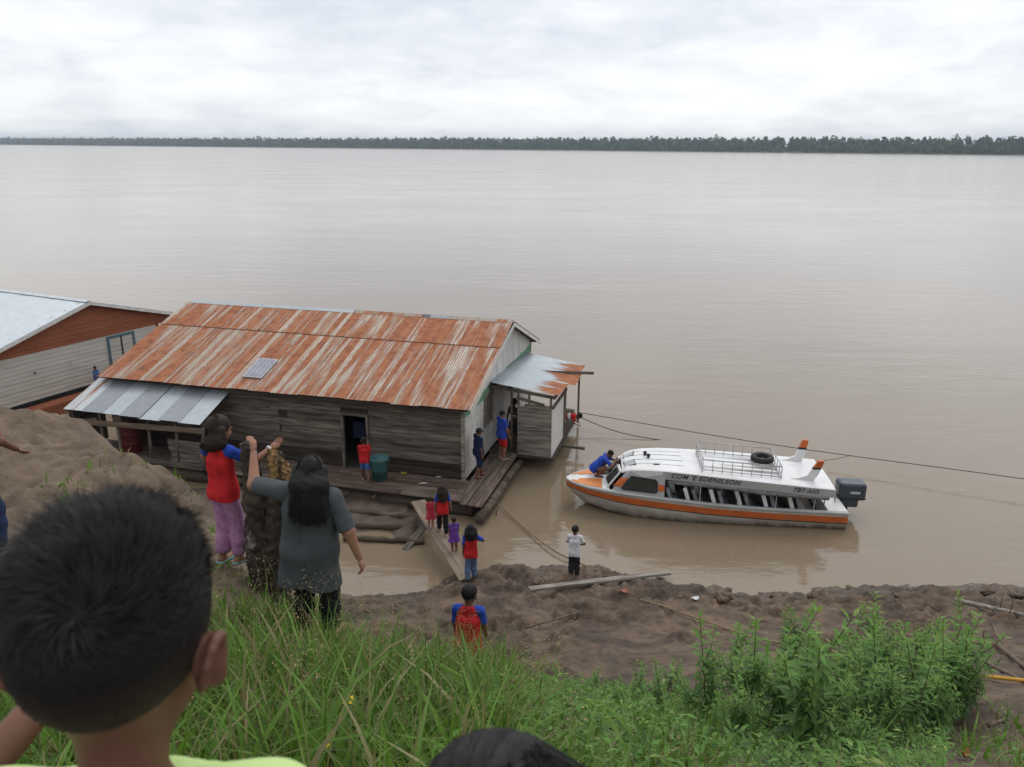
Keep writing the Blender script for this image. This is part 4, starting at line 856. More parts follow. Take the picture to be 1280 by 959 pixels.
# stern, transom and well
MB().box((7.25, 0, .515), (.5, 1.9, .03)).box((7.02, 0, .32), (.05, 1.95, .40)).build('stern_deck', M['boat_white'], boat)
MB().tube([(7.0, -.55, .53), (7.0, -.55, .86), (7.08, -.50, .95), (7.22, -.42, .95), (7.32, -.38, .86), (7.34, -.36, .53)], .018, 7).build('stern_rail', M['metal_rail'], boat, True)
MB().tube([(7.0, .55, .53), (7.0, .55, .86), (7.08, .50, .95), (7.22, .42, .95), (7.32, .38, .86), (7.34, .36, .53)], .018, 7).build('stern_rail', M['metal_rail'], boat, True)
# outboard motor
MX = 7.42
mo = MB().box((MX + .14, .02, .42), (.16, .36, .46)).box((MX + .30, .02, .06), (.18, .14, .85)).box((MX + .32, .02, -.15), (.34, .28, .02)).build('outboard_motor', M['motor_dark'], boat)
SDF(.05).box((MX + .44, .02, .75), (.27, .17, .17), .08).box((MX + .28, .02, .82), (.15, .15, .11), .07).box((MX + .38, .02, .46), (.19, .13, .13), .06).build('cowl', M['motor'], mo, .025)
MB().box((MX + .45, .02, .565), (.66, .50, .03)).build('cowl_band', M['motor_dark'], mo)
for s in (-1, 1): MB().box((MX + .48, .02 + s * .2565, .75), (.26, .008, .065)).build('decal', M['decal'], mo)
# stern fins
for s in (-1, 1):
    y_ = s * .62; sec = [(5.75, 1.275), (6.20, 1.315), (6.44, 1.42), (6.64, 1.86), (6.78, 1.86), (6.70, 1.46), (6.60, 1.24), (5.75, 1.25)]
    fn = MB().prism([(x, y_ + s * .22 * max(0, z - 1.3), z) for x, z in sec], (0, s * .07, 0)).build('fin', M['boat_white'], boat)
    tip = [(6.545, 1.67), (6.635, 1.87), (6.787, 1.87), (6.747, 1.67)]
    MB().prism([(x, y_ + s * .22 * (z - 1.3) - s * .006, z) for x, z in tip], (0, s * .082, 0)).build('fin_tip', M['boat_orange'], fn)
    MB().prism([(x, y_ + s * .22 * (z - 1.3) - s * .004, z) for x, z in [(6.518, 1.61), (6.542, 1.666), (6.747, 1.666), (6.735, 1.61)]], (0, s * .078, 0)).build('fin_band', M['motor_dark'], fn)
# roof rack
R0, R1, RY0, RY1, RH = 3.66, 5.74, -.74, .60, .33
def rz_(x): return float(np.interp(x, [a[0] for a in rx_], [a[2] for a in rx_])) + .035
rack = MB()
cor_ = [(R0, RY0), (R1, RY0), (R1, RY1), (R0, RY1)]
for (xa, ya), (xb, yb) in zip(cor_, cor_[1:] + cor_[:1]):
    for h, r_ in ((.04, .014), (.15, .009), (RH, .016)): rack.tube([(xa, ya, rz_(xa) + h), (xb, yb, rz_(xb) + h)], r_, 6)
rk = rack.build('roof_rack', M['metal_rail'], boat, True)
for k in range(9):
    x = R0 + (R1 - R0) * k / 8
    for y_ in (RY0, RY1): MB().tube([(x, y_, rz_(x) - .02), (x, y_, rz_(x) + RH)], .011, 6).build('rack_post', M['metal_rail'], rk, True)
for k in range(1, 5):
    y_ = RY0 + (RY1 - RY0) * k / 5
    for x in (R0, R1): MB().tube([(x, y_, rz_(x) - .02), (x, y_, rz_(x) + RH)], .010, 6).build('rack_post', M['metal_rail'], rk, True)
    MB().box(((R0 + R1) / 2, y_, rz_((R0 + R1) / 2) + .02), (R1 - R0, .05, .015), ry=.036).build('rack_slat', M['metal_rail'], rk)
# tyre on the roof
ty = thing('tyre', 'black tyre lying in the roof rack of the boat', 'tyre', Mb_ @ Vector((5.42, .18, rz_(5.42) + .17)), YB)
prof = [(.17, -.06), (.20, -.075), (.27, -.08), (.295, -.06), (.30, 0), (.295, .06), (.27, .08), (.20, .075), (.17, .06), (.185, 0), (.17, -.06)]
lathe_obj('casing', prof, M['rubber'], ty, 26)
for k in range(22):
    a = k * 2 * math.pi / 22; MB().box((.299 * math.cos(a), .299 * math.sin(a), 0), (.02, .045, .11), rz=a).build('tread_block', M['rubber'], ty)
# lettering on the fascia, near side
def letters(txt, x, size, dz, space=1.0):
    cu = bpy.data.curves.new('lettering', 'FONT'); cu.body = txt; cu.size = size; cu.shear = 0.35; cu.extrude = .002; cu.space_character = space; cu.offset = .003
    w0 = float(np.interp(x, [a[0] for a in rx_], [a[1] for a in rx_])); z0 = float(np.interp(x, [a[0] for a in rx_], [a[2] for a in rx_]))
    w1 = float(np.interp(x + 1, [a[0] for a in rx_], [a[1] for a in rx_])); z1 = float(np.interp(x + 1, [a[0] for a in rx_], [a[2] for a in rx_]))
    tmp = link(bpy.data.objects.new('lettering', cu)); dg = bpy.context.evaluated_depsgraph_get(); me = bpy.data.meshes.new_from_object(tmp.evaluated_get(dg)); bpy.data.objects.remove(tmp)
    me.materials.clear(); me.materials.append(M['letter']); o = link(bpy.data.objects.new('lettering', me), boat); o.matrix_local = frame((x, -w0 - .014, z0 - dz), (1, -(w1 - w0), z1 - z0), (0, 0, 1)); return o
letters("COM 'E EDENILSON", 2.80, .185, .165, 1.12); letters('TBT-AIO', 5.98, .16, .17, 1.1)
# ================================================================== PEOPLE
def ribbons(P, W, Nrm=None):
    """P (n,m,3) paths, W (n,m) half widths -> vertices, quads; sides lie across the path"""
    n, m_, _ = P.shape; Tn = np.gradient(P, axis=1); 
    if Nrm is None: Nrm = np.repeat(RNG.normal(size=(n, 1, 3)), m_, 1)
    sd = np.cross(Tn, Nrm); sd /= np.linalg.norm(sd, axis=-1, keepdims=True) + 1e-12
    V = np.stack([P - sd * W[..., None], P + sd * W[..., None]], 2).reshape(-1, 3)
    b = (np.arange(n) * m_ * 2)[:, None] + (np.arange(m_ - 1) * 2)[None]; b = b.ravel()
    return V, np.stack([b, b + 1, b + 3, b + 2], 1)
def unit(v): v = np.asarray(v, float); return v / (np.linalg.norm(v) + 1e-9)
def ik(a, t, l1, l2, pole):
    a, t = np.asarray(a, float), np.asarray(t, float); d = t - a; D = np.linalg.norm(d); mxl = (l1 + l2) * .995
    if D > mxl: t = a + d / D * mxl; d = t - a; D = mxl
    D = max(D, abs(l1 - l2) + 1e-3); x = (l1 * l1 - l2 * l2 + D * D) / (2 * D); h = math.sqrt(max(0, l1 * l1 - x * x))
    u = d / D; p = np.asarray(pole, float); p = unit(p - u * (p @ u)); return a + u * x + p * h, t
def rotx(a): c, s = math.cos(a), math.sin(a); return np.array([[1, 0, 0], [0, c, -s], [0, s, c]])
def roty(a): c, s = math.cos(a), math.sin(a); return np.array([[c, 0, s], [0, 1, 0], [-s, 0, c]])
def rotz(a): c, s = math.cos(a), math.sin(a); return np.array([[c, -s, 0], [s, c, 0], [0, 0, 1]])
EYE_ME = MB().lathe([(0, -.5), (.4, -.3), (.5, 0), (.4, .3), (0, .5)], 8).mesh('eye', True); EYE_ME.materials.append(M['eye'])
MOUTH_ME = MB().lathe([(0, -1), (.28, -.6), (.36, 0), (.28, .6), (0, 1)], 8).mesh('mouth', True); MOUTH_ME.materials.append(M['lip'])
def person(label, loc, yaw, h, skin='skin1', child=True, girth=1.0, pelvis=None, lean=0, side=0, twist=0, hyaw=0, hpitch=0, hroll=0,
           lh=(-.16, .03, .44), rh=(.16, .03, .44), lel=(-.5, -1, 0), rel=(.5, -1, 0), lf=(-.055, 0, .045), rf=(.055, 0, .045), lkn=(0, 1, .1), rkn=(0, 1, .1),
           ltoe=None, rtoe=None, top=None, bottom=None, shoes=None, hair='short', hairmat='hair', res=.014, group=None, curl=.5, hem=None, extra=None, head_scale=1.0, hair_len=.25, neck=0.0, hspread=.1, hvol=1.0, ears=True):
    """facing +y in its own frame; hand and foot targets are ankle/wrist points in units of height"""
    root = thing('person', label, 'person', loc, yaw, group)
    hip = .485 if child else .51; hh = (.168 if child else .138) * h * head_scale; g = girth * (.9 if child else 1.0)
    P = np.array(pelvis if pelvis is not None else (0, 0, hip)) * h
    R = rotz(rad(twist)) @ roty(rad(side)) @ rotx(-rad(lean))          # torso frame
    S = lambda x, y, z: P + R @ (np.array([x, y, z]) * h)
    tl = (.80 if child else .815) - hip                                # pelvis to shoulder line
    shw = .098 if child else .112
    sh = {-1: S(-shw, 0, tl), 1: S(shw, 0, tl)}; hp = {-1: S(-.05, 0, -.005), 1: S(.05, 0, -.005)}
    ual, fal = (.165, .14) if child else (.175, .15); thl, shl = (hip - .005 - .045) * .52, (hip - .05) * .495
    leg_l = (thl * h, shl * h)
    B = SDF(.022 * h)
    # torso
    B.cap(S(-.045 * g, 0, .0), S(.045 * g, 0, .0), .058 * h * g).cap(S(-.03 * g, .004, .10), S(.03 * g, .004, .10), .056 * h * g).cap(S(-.05 * g, 0, tl - .09), S(.05 * g, 0, tl - .09), .060 * h * g)
    B.cap(S(-shw * .8, 0, tl), S(shw * .8, 0, tl), .032 * h * g)
    nb = S(0, -.004, tl + .01); RH_ = R @ rotz(rad(hyaw)) @ rotx(-rad(hpitch)) @ roty(rad(hroll))
    hc = S(0, .008, tl + .035 + neck) + RH_ @ np.array([0, .02 * h, 0]) * .5 + (R @ np.array([0, 0, 1.0])) * hh * .53
    def Hd(x, y, z): return hc + RH_ @ (np.array([x, y, z]) * hh)
    B.cap(nb, Hd(0, -.06, -.2), .030 * h * (g ** .5), .029 * h)
    B.ell(Hd(0, -.03, .10), np.array([.345, .43, .40]) * hh, RH_).ell(Hd(0, .13, -.22), np.array([.24, .27, .28]) * hh, RH_, .05 * hh * 2)
    B.cap(Hd(0, .37, .0), Hd(0, .455, -.10), .035 * hh, .055 * hh, .03 * hh).ell(Hd(0, .36, -.27), np.array([.13, .08, .07]) * hh, RH_, .04 * hh)
    for s in ((-1, 1) if ears else ()): B.ell(Hd(s * .36, -.02, -.03), np.array([.05, .10, .15]) * hh, RH_ @ rotz(-s * .35), .02 * hh)
    # limbs
    J = {}
    for s, t, pole in ((-1, lh, lel), (1, rh, rel)):
        e_, w_ = ik(sh[s], np.array(t) * h, ual * h, fal * h, pole); J[s] = (sh[s], e_, w_)
        B.cap(sh[s], e_, .031 * h * g, .024 * h * g).cap(e_, w_, .0245 * h * g, .0165 * h)
    K = {}
    for s, t, pole, toe in ((-1, lf, lkn, ltoe), (1, rf, rkn, rtoe)):
        k_, a_ = ik(hp[s], np.array(t) * h, *leg_l, pole); K[s] = (hp[s], k_, a_)
        td = unit(toe) if toe is not None else unit(np.array([s * .22, 1, 0]))
        B.cap(hp[s], k_, .054 * h * g, .036 * h).cap(k_, k_ + (a_ - k_) * .35, .035 * h, .037 * h).cap(k_ + (a_ - k_) * .35, a_, .037 * h, .022 * h)
        dn = np.array([0, 0, -1.0]) if abs(td[2]) < .7 else unit(np.array([0, td[2] * .7, -.6]))
        heel = a_ + dn * .022 * h - td * .02 * h; ball = a_ + dn * .028 * h + td * .085 * h
        B.cap(heel, ball, .022 * h, .018 * h).cap(ball, ball + td * .03 * h, .018 * h, .012 * h); K[s] += (heel, ball + td * .03 * h)
    fing = []
    for s in (-1, 1):
        e_, w_ = J[s][1:]; d = unit(w_ - e_); ax_ = unit(np.cross(d, [s * .3, .2, 1.0]) if abs(d[2]) < .8 else np.array([0, 1.0, 0]))  # across the knuckles
        nr = unit(np.cross(ax_, d)) * s
        if nr[1] < 0 and abs(d[2]) > .6: pass
        pc = w_ + d * .028 * h
        B.cap(pc - ax_ * .010 * h, pc + d * .028 * h - ax_ * .012 * h, .011 * h, .010 * h, .01 * h).cap(pc + ax_ * .010 * h, pc + d * .028 * h + ax_ * .012 * h, .011 * h, .010 * h, .01 * h)
        for i, ln in enumerate((.038, .043, .040, .031)):
            o = pc + d * .032 * h + ax_ * (.0165 - i * .011) * h; b1_ = unit(d + nr * curl * .5); b2_ = unit(d + nr * curl * 1.5)
            fing.append(([o - d * .01 * h, o + b1_ * ln * .5 * h, o + b1_ * ln * .5 * h + b2_ * ln * .55 * h], [.0062 * h, .0058 * h, .0042 * h]))
        o = pc + ax_ * .018 * h - d * .008 * h; b1_ = unit(d * .6 + ax_ * .8 + nr * .3)
        fing.append(([o - b1_ * .006 * h, o + b1_ * .022 * h, o + b1_ * .022 * h + unit(d + nr * .4 + ax_ * .1) * .022 * h], [.0078 * h, .007 * h, .005 * h]))
    V, Q = B.mesh(res); V = [V]; T_ = []; n = len(V[0]); Q = [Q]
    mbf = MB()
    for pts, rs in fing: mbf.tube(pts, rs, 6, cap=False); 
    fq = np.array([f for f in mbf.f if len(f) == 4]); V.append(np.array(mbf.v)); Q.append(fq + n)
    ncap = n + len(mbf.v); tips = []; tt = []
    for i in range(len(fing)):                                         # close fingertips
        base = n + i * 18 + 12; pts = fing[i][0]; tips.append(pts[2] + unit(pts[2] - pts[1]) * fing[i][1][2]); tt += [(base + k, base + (k + 1) % 6, ncap + i) for k in range(6)]
    V.append(np.array(tips))
    body = mobj('body', mesh_np('body', np.concatenate(V), np.concatenate(Q), tt), M[skin], root)
    for s in (-1, 1):
        o = link(bpy.data.objects.new('eye', EYE_ME), body); o.matrix_local = Matrix.Translation(Vector(Hd(s * .155, .365, .01))) @ Matrix(RH_).to_4x4() @ Matrix.Diagonal((.13 * hh, .07 * hh, .07 * hh, 1))
    o = link(bpy.data.objects.new('mouth', MOUTH_ME), body); o.matrix_local = Matrix.Translation(Vector(Hd(0, .415, -.24))) @ Matrix(RH_).to_4x4() @ Matrix.Rotation(math.pi / 2, 4, 'Y') @ Matrix.Diagonal((.10 * hh, .10 * hh, .13 * hh, 1))
    # clothes
    up = R @ np.array([0, 0, 1.0]); e = .011 * h
    if top:
        kind, mb_, ms_, sl = top
        C_ = SDF(.03 * h); hz_ = -.055 if hem is None else hem
        flare = .012 if kind != 'dress' else .05
        for sx_ in (-1, 1):
            C_.cap(S(sx_ * .048 * g, 0, tl - .085), S(sx_ * .042 * g, .004, .08), .060 * h * g + e * .8, .058 * h * g + e).cap(S(sx_ * .042 * g, .004, .08), S(sx_ * (.046 + flare * .5) * g, 0, hz_ - .04), .058 * h * g + e, (.061 + flare) * h * g + e)
        C_.cap(S(-.045 * g, 0, .02), S(.045 * g, 0, .02), .060 * h * g + e * 1.1).cap(S(-shw * .85, 0, tl - .005), S(shw * .85, 0, tl - .008), .032 * h * g + e * .9)
        C_.cap(S(0, -.004, tl), S(0, -.004, tl + .03), .036 * h * g + e * .4, .030 * h + e * .5)
        C_.cut(S(0, 0, hz_), -up); C_.cut(S(0, -.012, tl + .034), R @ np.array([0, .25, 1.0])); C_.wob = (21 / h, .0045 * h)
        sh_o = C_.build('shirt' if kind != 'dress' else 'dress', M[mb_], root, res * .9)
        for s in (-1, 1):
            if sl <= 0: break
            a_, e_, w_ = J[s]; Sl = SDF(.015 * h); Sl.wob = (40 / h, .002 * h); ins = unit(sh[-s] - sh[s])
            if sl <= 1: 
                p_ = a_ + (e_ - a_) * sl; Sl.cap(a_ + ins * .004 * h - up * .004 * h, p_, .0325 * h * g + e * .75, (.031 - .003 * sl) * h * g + e * .9); Sl.cap(a_ + ins * .045 * h + up * .008 * h, a_, .026 * h * g + e * .7, .0325 * h * g + e * .75); Sl.cut(a_ + (e_ - a_) * (sl - .02), e_ - a_)
            else: Sl.cap(a_, e_, .034 * h * g + e * .8, .028 * h + e).cap(e_, e_ + (w_ - e_) * (sl - 1), .028 * h + e, .022 * h + e * .7); Sl.cut(e_ + (w_ - e_) * (sl - 1.02), w_ - e_)
            Sl.build('sleeve', M[ms_], sh_o, res * .9)
    if bottom:
        mt, tlen = bottom; L_ = SDF(.02 * h); L_.wob = (38 / h, .002 * h)
        L_.cap(S(-.045 * g, 0, -.01), S(.045 * g, 0, -.01), .058 * h * g + e * .45).cap(S(-.035 * g, .0, .03), S(.035 * g, .0, .03), .056 * h * g + e * .4)
        for s in (-1, 1):
            a_, k_, f_ = K[s][:3]
            if tlen <= 1: L_.cap(a_, a_ + (k_ - a_) * tlen, .054 * h * g + e, (.054 - .014 * tlen) * h * g + e * 1.3)
            else: q_ = k_ + (f_ - k_) * min(.4, tlen - 1); L_.cap(a_, k_, .054 * h * g + e * .5, .038 * h + e).cap(k_, q_, .038 * h + e, .040 * h + e * .9).cap(q_, k_ + (f_ - k_) * (tlen - 1), .040 * h + e * .9, .030 * h + e * (1.0 if tlen > 1.8 else 1.6))
        L_.cut(S(0, 0, .03 if top else .06), up)
        L_.build('trousers' if tlen > 1 else 'shorts', M[mt], root, res * .9)
    if shoes:
        for s in (-1, 1):
            heel, toe = K[s][3:]; Sh_ = SDF(.012 * h); d = unit(toe - heel)
            Sh_.cap(heel - d * .004 * h, heel + (toe - heel) * .55, .026 * h, .024 * h).cap(heel + (toe - heel) * .55, toe, .024 * h, .018 * h).cut((heel + toe) / 2 + np.array([0, 0, .004 * h]), np.array([0, 0, 1.0]) * 1.0)
            Sh_.build('shoe', M[shoes], root, res * .8)
    # hair
    if hair:
        Hs = SDF(.02 * hh * 4); Hs.wob = (75, .0016)
        if hair in ('short', 'cap'):
            Hs.ell(Hd(0, -.05, .13), np.array([.375, .45, .415]) * hh, RH_)
            Hs.cut(Hd(0, .30, .12), RH_ @ np.array([0, 1, -.55])); Hs.cut(Hd(0, -.2, -.13), RH_ @ np.array([0, .45, -1.0]))
        else:
            Hs.ell(Hd(0, -.05, .12), np.array([.40, .47, .43]) * hh * (.9 + .1 * hvol), RH_); Hs.cut(Hd(0, .30, .10), RH_ @ np.array([0, 1, -.45]))
        Hs.build('hair', M[hairmat], root, min(res, .012))
        dn = np.array([0, 0, -1.0])
        if hair in ('long', 'bob'):
            H2 = SDF(.06); H2.wob = (52, .0022); L0 = (hair_len if hair == 'long' else .09) * h
            bk_ = RH_ @ np.array([0, -1.0, 0]); rt_ = RH_ @ np.array([1.0, 0, 0])
            for x in (-.42, -.28, -.14, 0, .14, .28, .42):
                a_ = Hd(x, -.30 + abs(x) * .5, .05); b_ = a_ + dn * (hh * .45) + bk_ * hh * .10; b_ = b_ + bk_ * (g - .8) * .10 * h; c_ = b_ + dn * L0 * (1 - abs(x) * .4) + bk_ * .03 * h * g + rt_ * x * hh * hspread
                H2.cap(a_, b_, .15 * hh * hvol, .17 * hh * hvol).cap(b_, c_, .17 * hh * hvol, .11 * hh * hvol)
            hl_o = H2.build('hair_length', M[hairmat], root, min(res, .012))
            if res < .01:
                ns_ = 1700; u_ = RNG.uniform(-1, 1, ns_); x_ = u_ * .46 * (.4 + .6 * hvol); jit = lambda a: RNG.normal(size=(ns_, 3)) * a * hh
                hp_ = lambda x, y, z: hc + (np.stack([x + 0 * x_, y + 0 * x_, z + 0 * x_], 1) * hh) @ RH_.T
                P0 = hp_(x_ * .35, -.05 - .1 * RNG.random(ns_), .53); P1 = hp_(x_ * .8, -.36 + .12 * np.abs(u_), .36); P2 = hp_(x_ * 1.0, -.52 + .22 * np.abs(u_), .05)
                bb = P2 + dn * hh * .42 + bk_ * ((g - .8) * .10 * h + .06 * hh) + rt_ * (x_ * hh * .12)[:, None]; le = (L0 * RNG.uniform(.55, 1.18, ns_))[:, None]
                P3 = bb; P4 = bb + dn * le * .5 + bk_ * .018 * h * g + jit(.02); P5 = bb + dn * le + bk_ * .03 * h * g + rt_ * (x_ * hh * hspread)[:, None] + jit(.05)
                PP = np.stack([P0, P1, P2, P3, P4, P5], 1) + RNG.normal(size=(ns_, 1, 3)) * .012 * hh; WW = np.array([.0016, .0022, .0022, .002, .0016, .0004])[None] * np.ones((ns_, 1))
                Vh, Qh = ribbons(PP, WW, np.repeat((np.tile(bk_, (ns_, 1)) + rt_ * (u_ * .9)[:, None])[:, None], 6, 1) + RNG.normal(size=(ns_, 1, 3)) * .35)
                o_ = mobj('hair_strands', mesh_np('hair_strands', Vh, Qh), M[hairmat], hl_o); o_['kind'] = 'stuff'
        if hair == 'tail':
            H2 = SDF(.02); a_ = Hd(0, -.42, .12); b_ = Hd(0, -.62, -.05); H2.cap(a_, b_, .10 * hh, .14 * hh).cap(b_, b_ + dn * hh * .75 * (hair_len / .25), .14 * hh, .06 * hh); H2.build('ponytail', M[hairmat], root, min(res, .012))
        if hair == 'bun': SDF(.02).ell(Hd(0, -.42, .25), np.array([.17, .15, .17]) * hh, RH_).build('bun', M[hairmat], root, min(res, .012))
        if hair == 'cap':
            Cp = SDF(.02); Cp.ell(Hd(0, -.03, .16), np.array([.40, .47, .42]) * hh, RH_).cut(Hd(0, 0, .14), RH_ @ np.array([0, 0, -1.0])); cpo = Cp.build('cap', M['charcoal'], root, min(res, .012))
            Bm = SDF(.01); Bm.ell(Hd(0, .48, .155), np.array([.30, .30, .035]) * hh, RH_).build('peak', M['charcoal'], cpo, min(res, .01))
    if extra: extra(root, dict(S=S, J=J, K=K, Hd=Hd, RH=RH_, hh=hh, up=up, h=h))
    return root
def hfrom(px, pfoot, ptop, zg):
    p = at(px, pfoot, zg); q = aty(px, ptop, p[1]); return p, float(q[2] - zg)

# gangplank geometry is needed for the walkers
GP_A, GP_B = at(524, 629, .62), at(583, 722, .33)
def plank_at(t): return GP_A + (GP_B - GP_A) * t
tr = ('tee', 'red', 'blue', .85)
# --- on the shore
p = at(717, 721, .4); z0 = gz(p[0], p[1]); p, h = hfrom(717, 721, 658, z0)
person('small boy in white t-shirt and dark trousers facing the boat from the mud', (p[0], p[1], z0), rad(-12), h, 'skin2', lh=(-.05, .16, .60), rh=(.09, .13, .58), lel=(-1, -.4, -.3), rel=(1, -.4, -.3), top=('tee', 'white_cloth', 'white_cloth', .8), bottom=('charcoal', 1.93), shoes='charcoal', hyaw=-15)
p = at(589, 725, .35); z0 = max(gz(p[0], p[1]), .3); p, h = hfrom(589, 725, 657, z0)
person('girl in red shirt with blue sleeves and blue jeans stepping onto the gangplank', (p[0], p[1], z0), rad(4), h, 'skin2', lh=(-.13, .02, .47), rh=(.10, .15, .66), rel=(1, -.3, -.2), lf=(-.06, -.03, .045), rf=(.05, .05, .05), top=tr, bottom=('jeans', 1.95), shoes='black_cloth', hair='bob', hpitch=12)
q = plank_at(.72); _, h = hfrom(577, 690, 643, q[2] + .02)
person('small child in purple dress on the gangplank', (q[0] + .06, q[1] + .12, q[2] - .01), rad(12), .92, 'skin2', lh=(-.13, .05, .45), rh=(.12, .1, .48), top=('dress', 'purple', 'purple', .7), hem=-.16, hair='bun', hairmat='hair_brown', hpitch=10)
q = plank_at(.46); p, h = hfrom(556, 676, 608, q[2])
person('long haired girl in red shirt and black trousers walking up the gangplank', (q[0] + .10, q[1] + .02, q[2] + .0), rad(14), 1.32, 'skin3', lh=(-.13, .10, .52), rh=(.17, .06, .50), lf=(-.05, .12, .075), rf=(.05, -.08, .05), top=('tee', 'red', 'blue', .8), bottom=('black_cloth', 1.9), shoes='sole', hair='long', hairmat='hair_brown', hair_len=.16, hpitch=8)
q = plank_at(.40)
person('toddler in rose red dress held close at the long haired girl\'s left side', (q[0] - .14, q[1] + .10, q[2] - .0), rad(10), .86, 'skin3', lh=(-.12, .06, .45), rh=(.1, .1, .5), lf=(-.05, .08, .06), rf=(.05, -.05, .045), top=('dress', 'rose', 'rose', .8), hem=-.17, hair='short', hairmat='hair_brown')
yb = 6.25; p = aty(585, 805, yb); xb = p[0]; zb = 4.93; topz = aty(588, 737, yb)[2]
person('boy in red shirt with blue sleeves standing below the grassy crest', (xb, yb, topz - 1.14), rad(-8), 1.14, 'skin2', lh=(-.12, .12, .46), rh=(.13, .13, .47), top=('tee', 'red', 'blue', .8), bottom=('charcoal', .8), hyaw=-18, hpitch=8, res=.011, lean=6)
# --- on the raft house
p, h = hfrom(457, 601, 547, ZD)
person('small boy in red shirt and blue shorts stepping through the dark doorway', (p[0], p[1], ZD), rad(12), h, 'skin2', lh=(-.11, .12, .5), rh=(.13, -.02, .47), lf=(-.05, .09, .045), rf=(.06, -.14, .075), rtoe=(0.1, .6, -.6), top=('tee', 'red', 'red', .8), bottom=('bluepale', .85), shoes='sole', hyaw=10)
p, h = hfrom(598, 597, 535, ZD)
person('man in dark cap and navy clothes walking on the side deck', (p[0], p[1], ZD), rad(-62), h, 'skin2', child=False, lh=(-.10, .13, .48), rh=(.13, .02, .46), lf=(-.05, .09, .045), rf=(.05, -.07, .05), top=('tee', 'navy', 'navy', .9), bottom=('navy', .95), hair='cap', hpitch=12, girth=1.05)
p, h = hfrom(627, 574, 513, ZD)
person('boy in blue shirt and red shorts standing by the white gable wall', (p[0], p[1], ZD), rad(-58), h, 'skin1', child=False, lh=(-.04, .18, .56), rh=(.13, .10, .47), top=('tee', 'blue', 'blue', .8), bottom=('red', .85), shoes='sole', hpitch=6)
p = at(642, 556, ZD + .02); hh_ = float(aty(642, 493, p[1])[2] - ZD)
person('bare chested boy standing in the porch shade behind the plank wall', (p[0], p[1], ZD - .02), rad(-25), min(hh_, 1.6), 'skin_dark', lh=(-.16, .03, .50), rh=(.10, .12, .60), lf=(-.06, 0, .045), rf=(.06, .02, .045), bottom=('charcoal', .9), hyaw=20)
lw = Mh_ @ Vector((1.98, 4.75, ZD - .05))
person('child in red and white shirt bending over the porch edge above the water', (lw[0], lw[1], ZD - .02), rad(-100), 1.22, 'skin2', pelvis=(0, -.02, .46), lean=82, lh=(-.10, .36, .30), rh=(.10, .38, .28), lf=(-.06, -.06, .045), rf=(.06, .0, .045), top=('tee', 'red', 'red', .85), bottom=('charcoal', .9), hpitch=-10,
       extra=lambda root, c: SDF(.02 * c['h']).cap(c['S'](-.045, 0, .15), c['S'](.045, 0, .15), .074 * c['h']).cap(c['S'](-.045, 0, .165), c['S'](.045, 0, .165), .074 * c['h']).cut(c['S'](0, 0, .20), c['up']).cut(c['S'](0, 0, .11), -c['up']).build('white_band', M['white_cloth'], root, .012))
cb_l = Mb_ @ Vector((.86, .06, .835))
person('man in blue shirt crouching on the bow and reaching for the windscreen', cb_l, rad(-98), 1.52, 'skin2', child=False, pelvis=(0, -.06, .15), lean=42, lh=(-.06, .33, .30), rh=(.06, .33, .33), lel=(-1, 0, -.6), rel=(1, 0, -.6), lf=(-.07, .03, .045), rf=(.07, .00, .045), lkn=(-.3, 1, .7), rkn=(.3, 1, .7), top=('tee', 'blue', 'blue', .85), bottom=('navy', .85), shoes='charcoal', hpitch=-5)
# --- at the white house
kp = Vector((-18.27, 26.83, 0)) + Vector((math.sin(T2), math.cos(T2), 0)) * 3.50 + Vector((math.cos(T2), -math.sin(T2), 0)) * .38
hk = float(aty(119, 458, kp.y)[2] - .43)
person('small child in blue and red shirt standing against the white plank wall', (kp.x, kp.y, .43), rad(-120), hk, 'skin2', lh=(-.05, .14, .48), rh=(.05, .14, .48), top=('tee', 'bluepale', 'bluepale', .8), bottom=('red', .9), hpitch=0)
# --- on the bank, near
gp = aty(289, 704, 5.7); zg_ = gz(gp[0], gp[1]); gtop = aty(287, 522, 5.7)[2]
HG = float(gtop - gp[2])
def bracelet(root, c):
    a_, e_, w_ = c['J'][1]; d = unit(w_ - e_); q0 = w_ - d * .012; MB().tube([q0 + (rotz(0) @ np.array([0, 0, 0])), q0 + d * .014], [.0225 * c['h'], .0225 * c['h']], 12).build('bracelet', M['white_cloth'], root, True)
person('girl in red and blue shirt and mauve trousers beside the rotten stump', (gp[0], gp[1], float(gp[2])), rad(-30), HG, 'skin1', lh=(-.12, .12, .60), rh=(.17, .25, .745), lel=(-1, -.25, .1), rel=(.4, -.3, -1), lf=(-.05, -.02, .045), rf=(.05, .03, .045), ltoe=(0, 1, 0), rtoe=(.1, 1, 0), top=('tee', 'red', 'blue', .62), bottom=('pink', 1.72), shoes='aqua', hair='long', hspread=-.6, hvol=.72, girth=.93, hairmat='hair_brown', hyaw=-12, res=.008, hem=-.02, extra=bracelet, hair_len=.03)
yw = 5.2; wp = aty(396, 800, yw); wt = aty(392, 572, yw)[2]; HW = 1.52
person('woman with long black hair in slate grey t-shirt and black trousers leaning on the stump', (wp[0], wp[1], float(wt) - HW), rad(-8), HW, 'skin3', child=False, girth=1.21, lh=(-.29, .09, .965), rh=(.26, -.01, .475), lel=(-1, -.5, -1), rel=(.6, -.6, 0), lf=(-.07, .02, .045), rf=(.07, .03, .045), side=4, top=('tee', 'grey_tee', 'grey_tee', .98), bottom=('black_cloth', 1.75), shoes='charcoal', hair='long', hair_len=.17, hspread=.34, hvol=.85, head_scale=1.08, hyaw=8, hpitch=14, res=.0085, hem=-.165, curl=1.7)
xl = aty(-13, 690, 5.5); zl = gz(xl[0], 5.5)
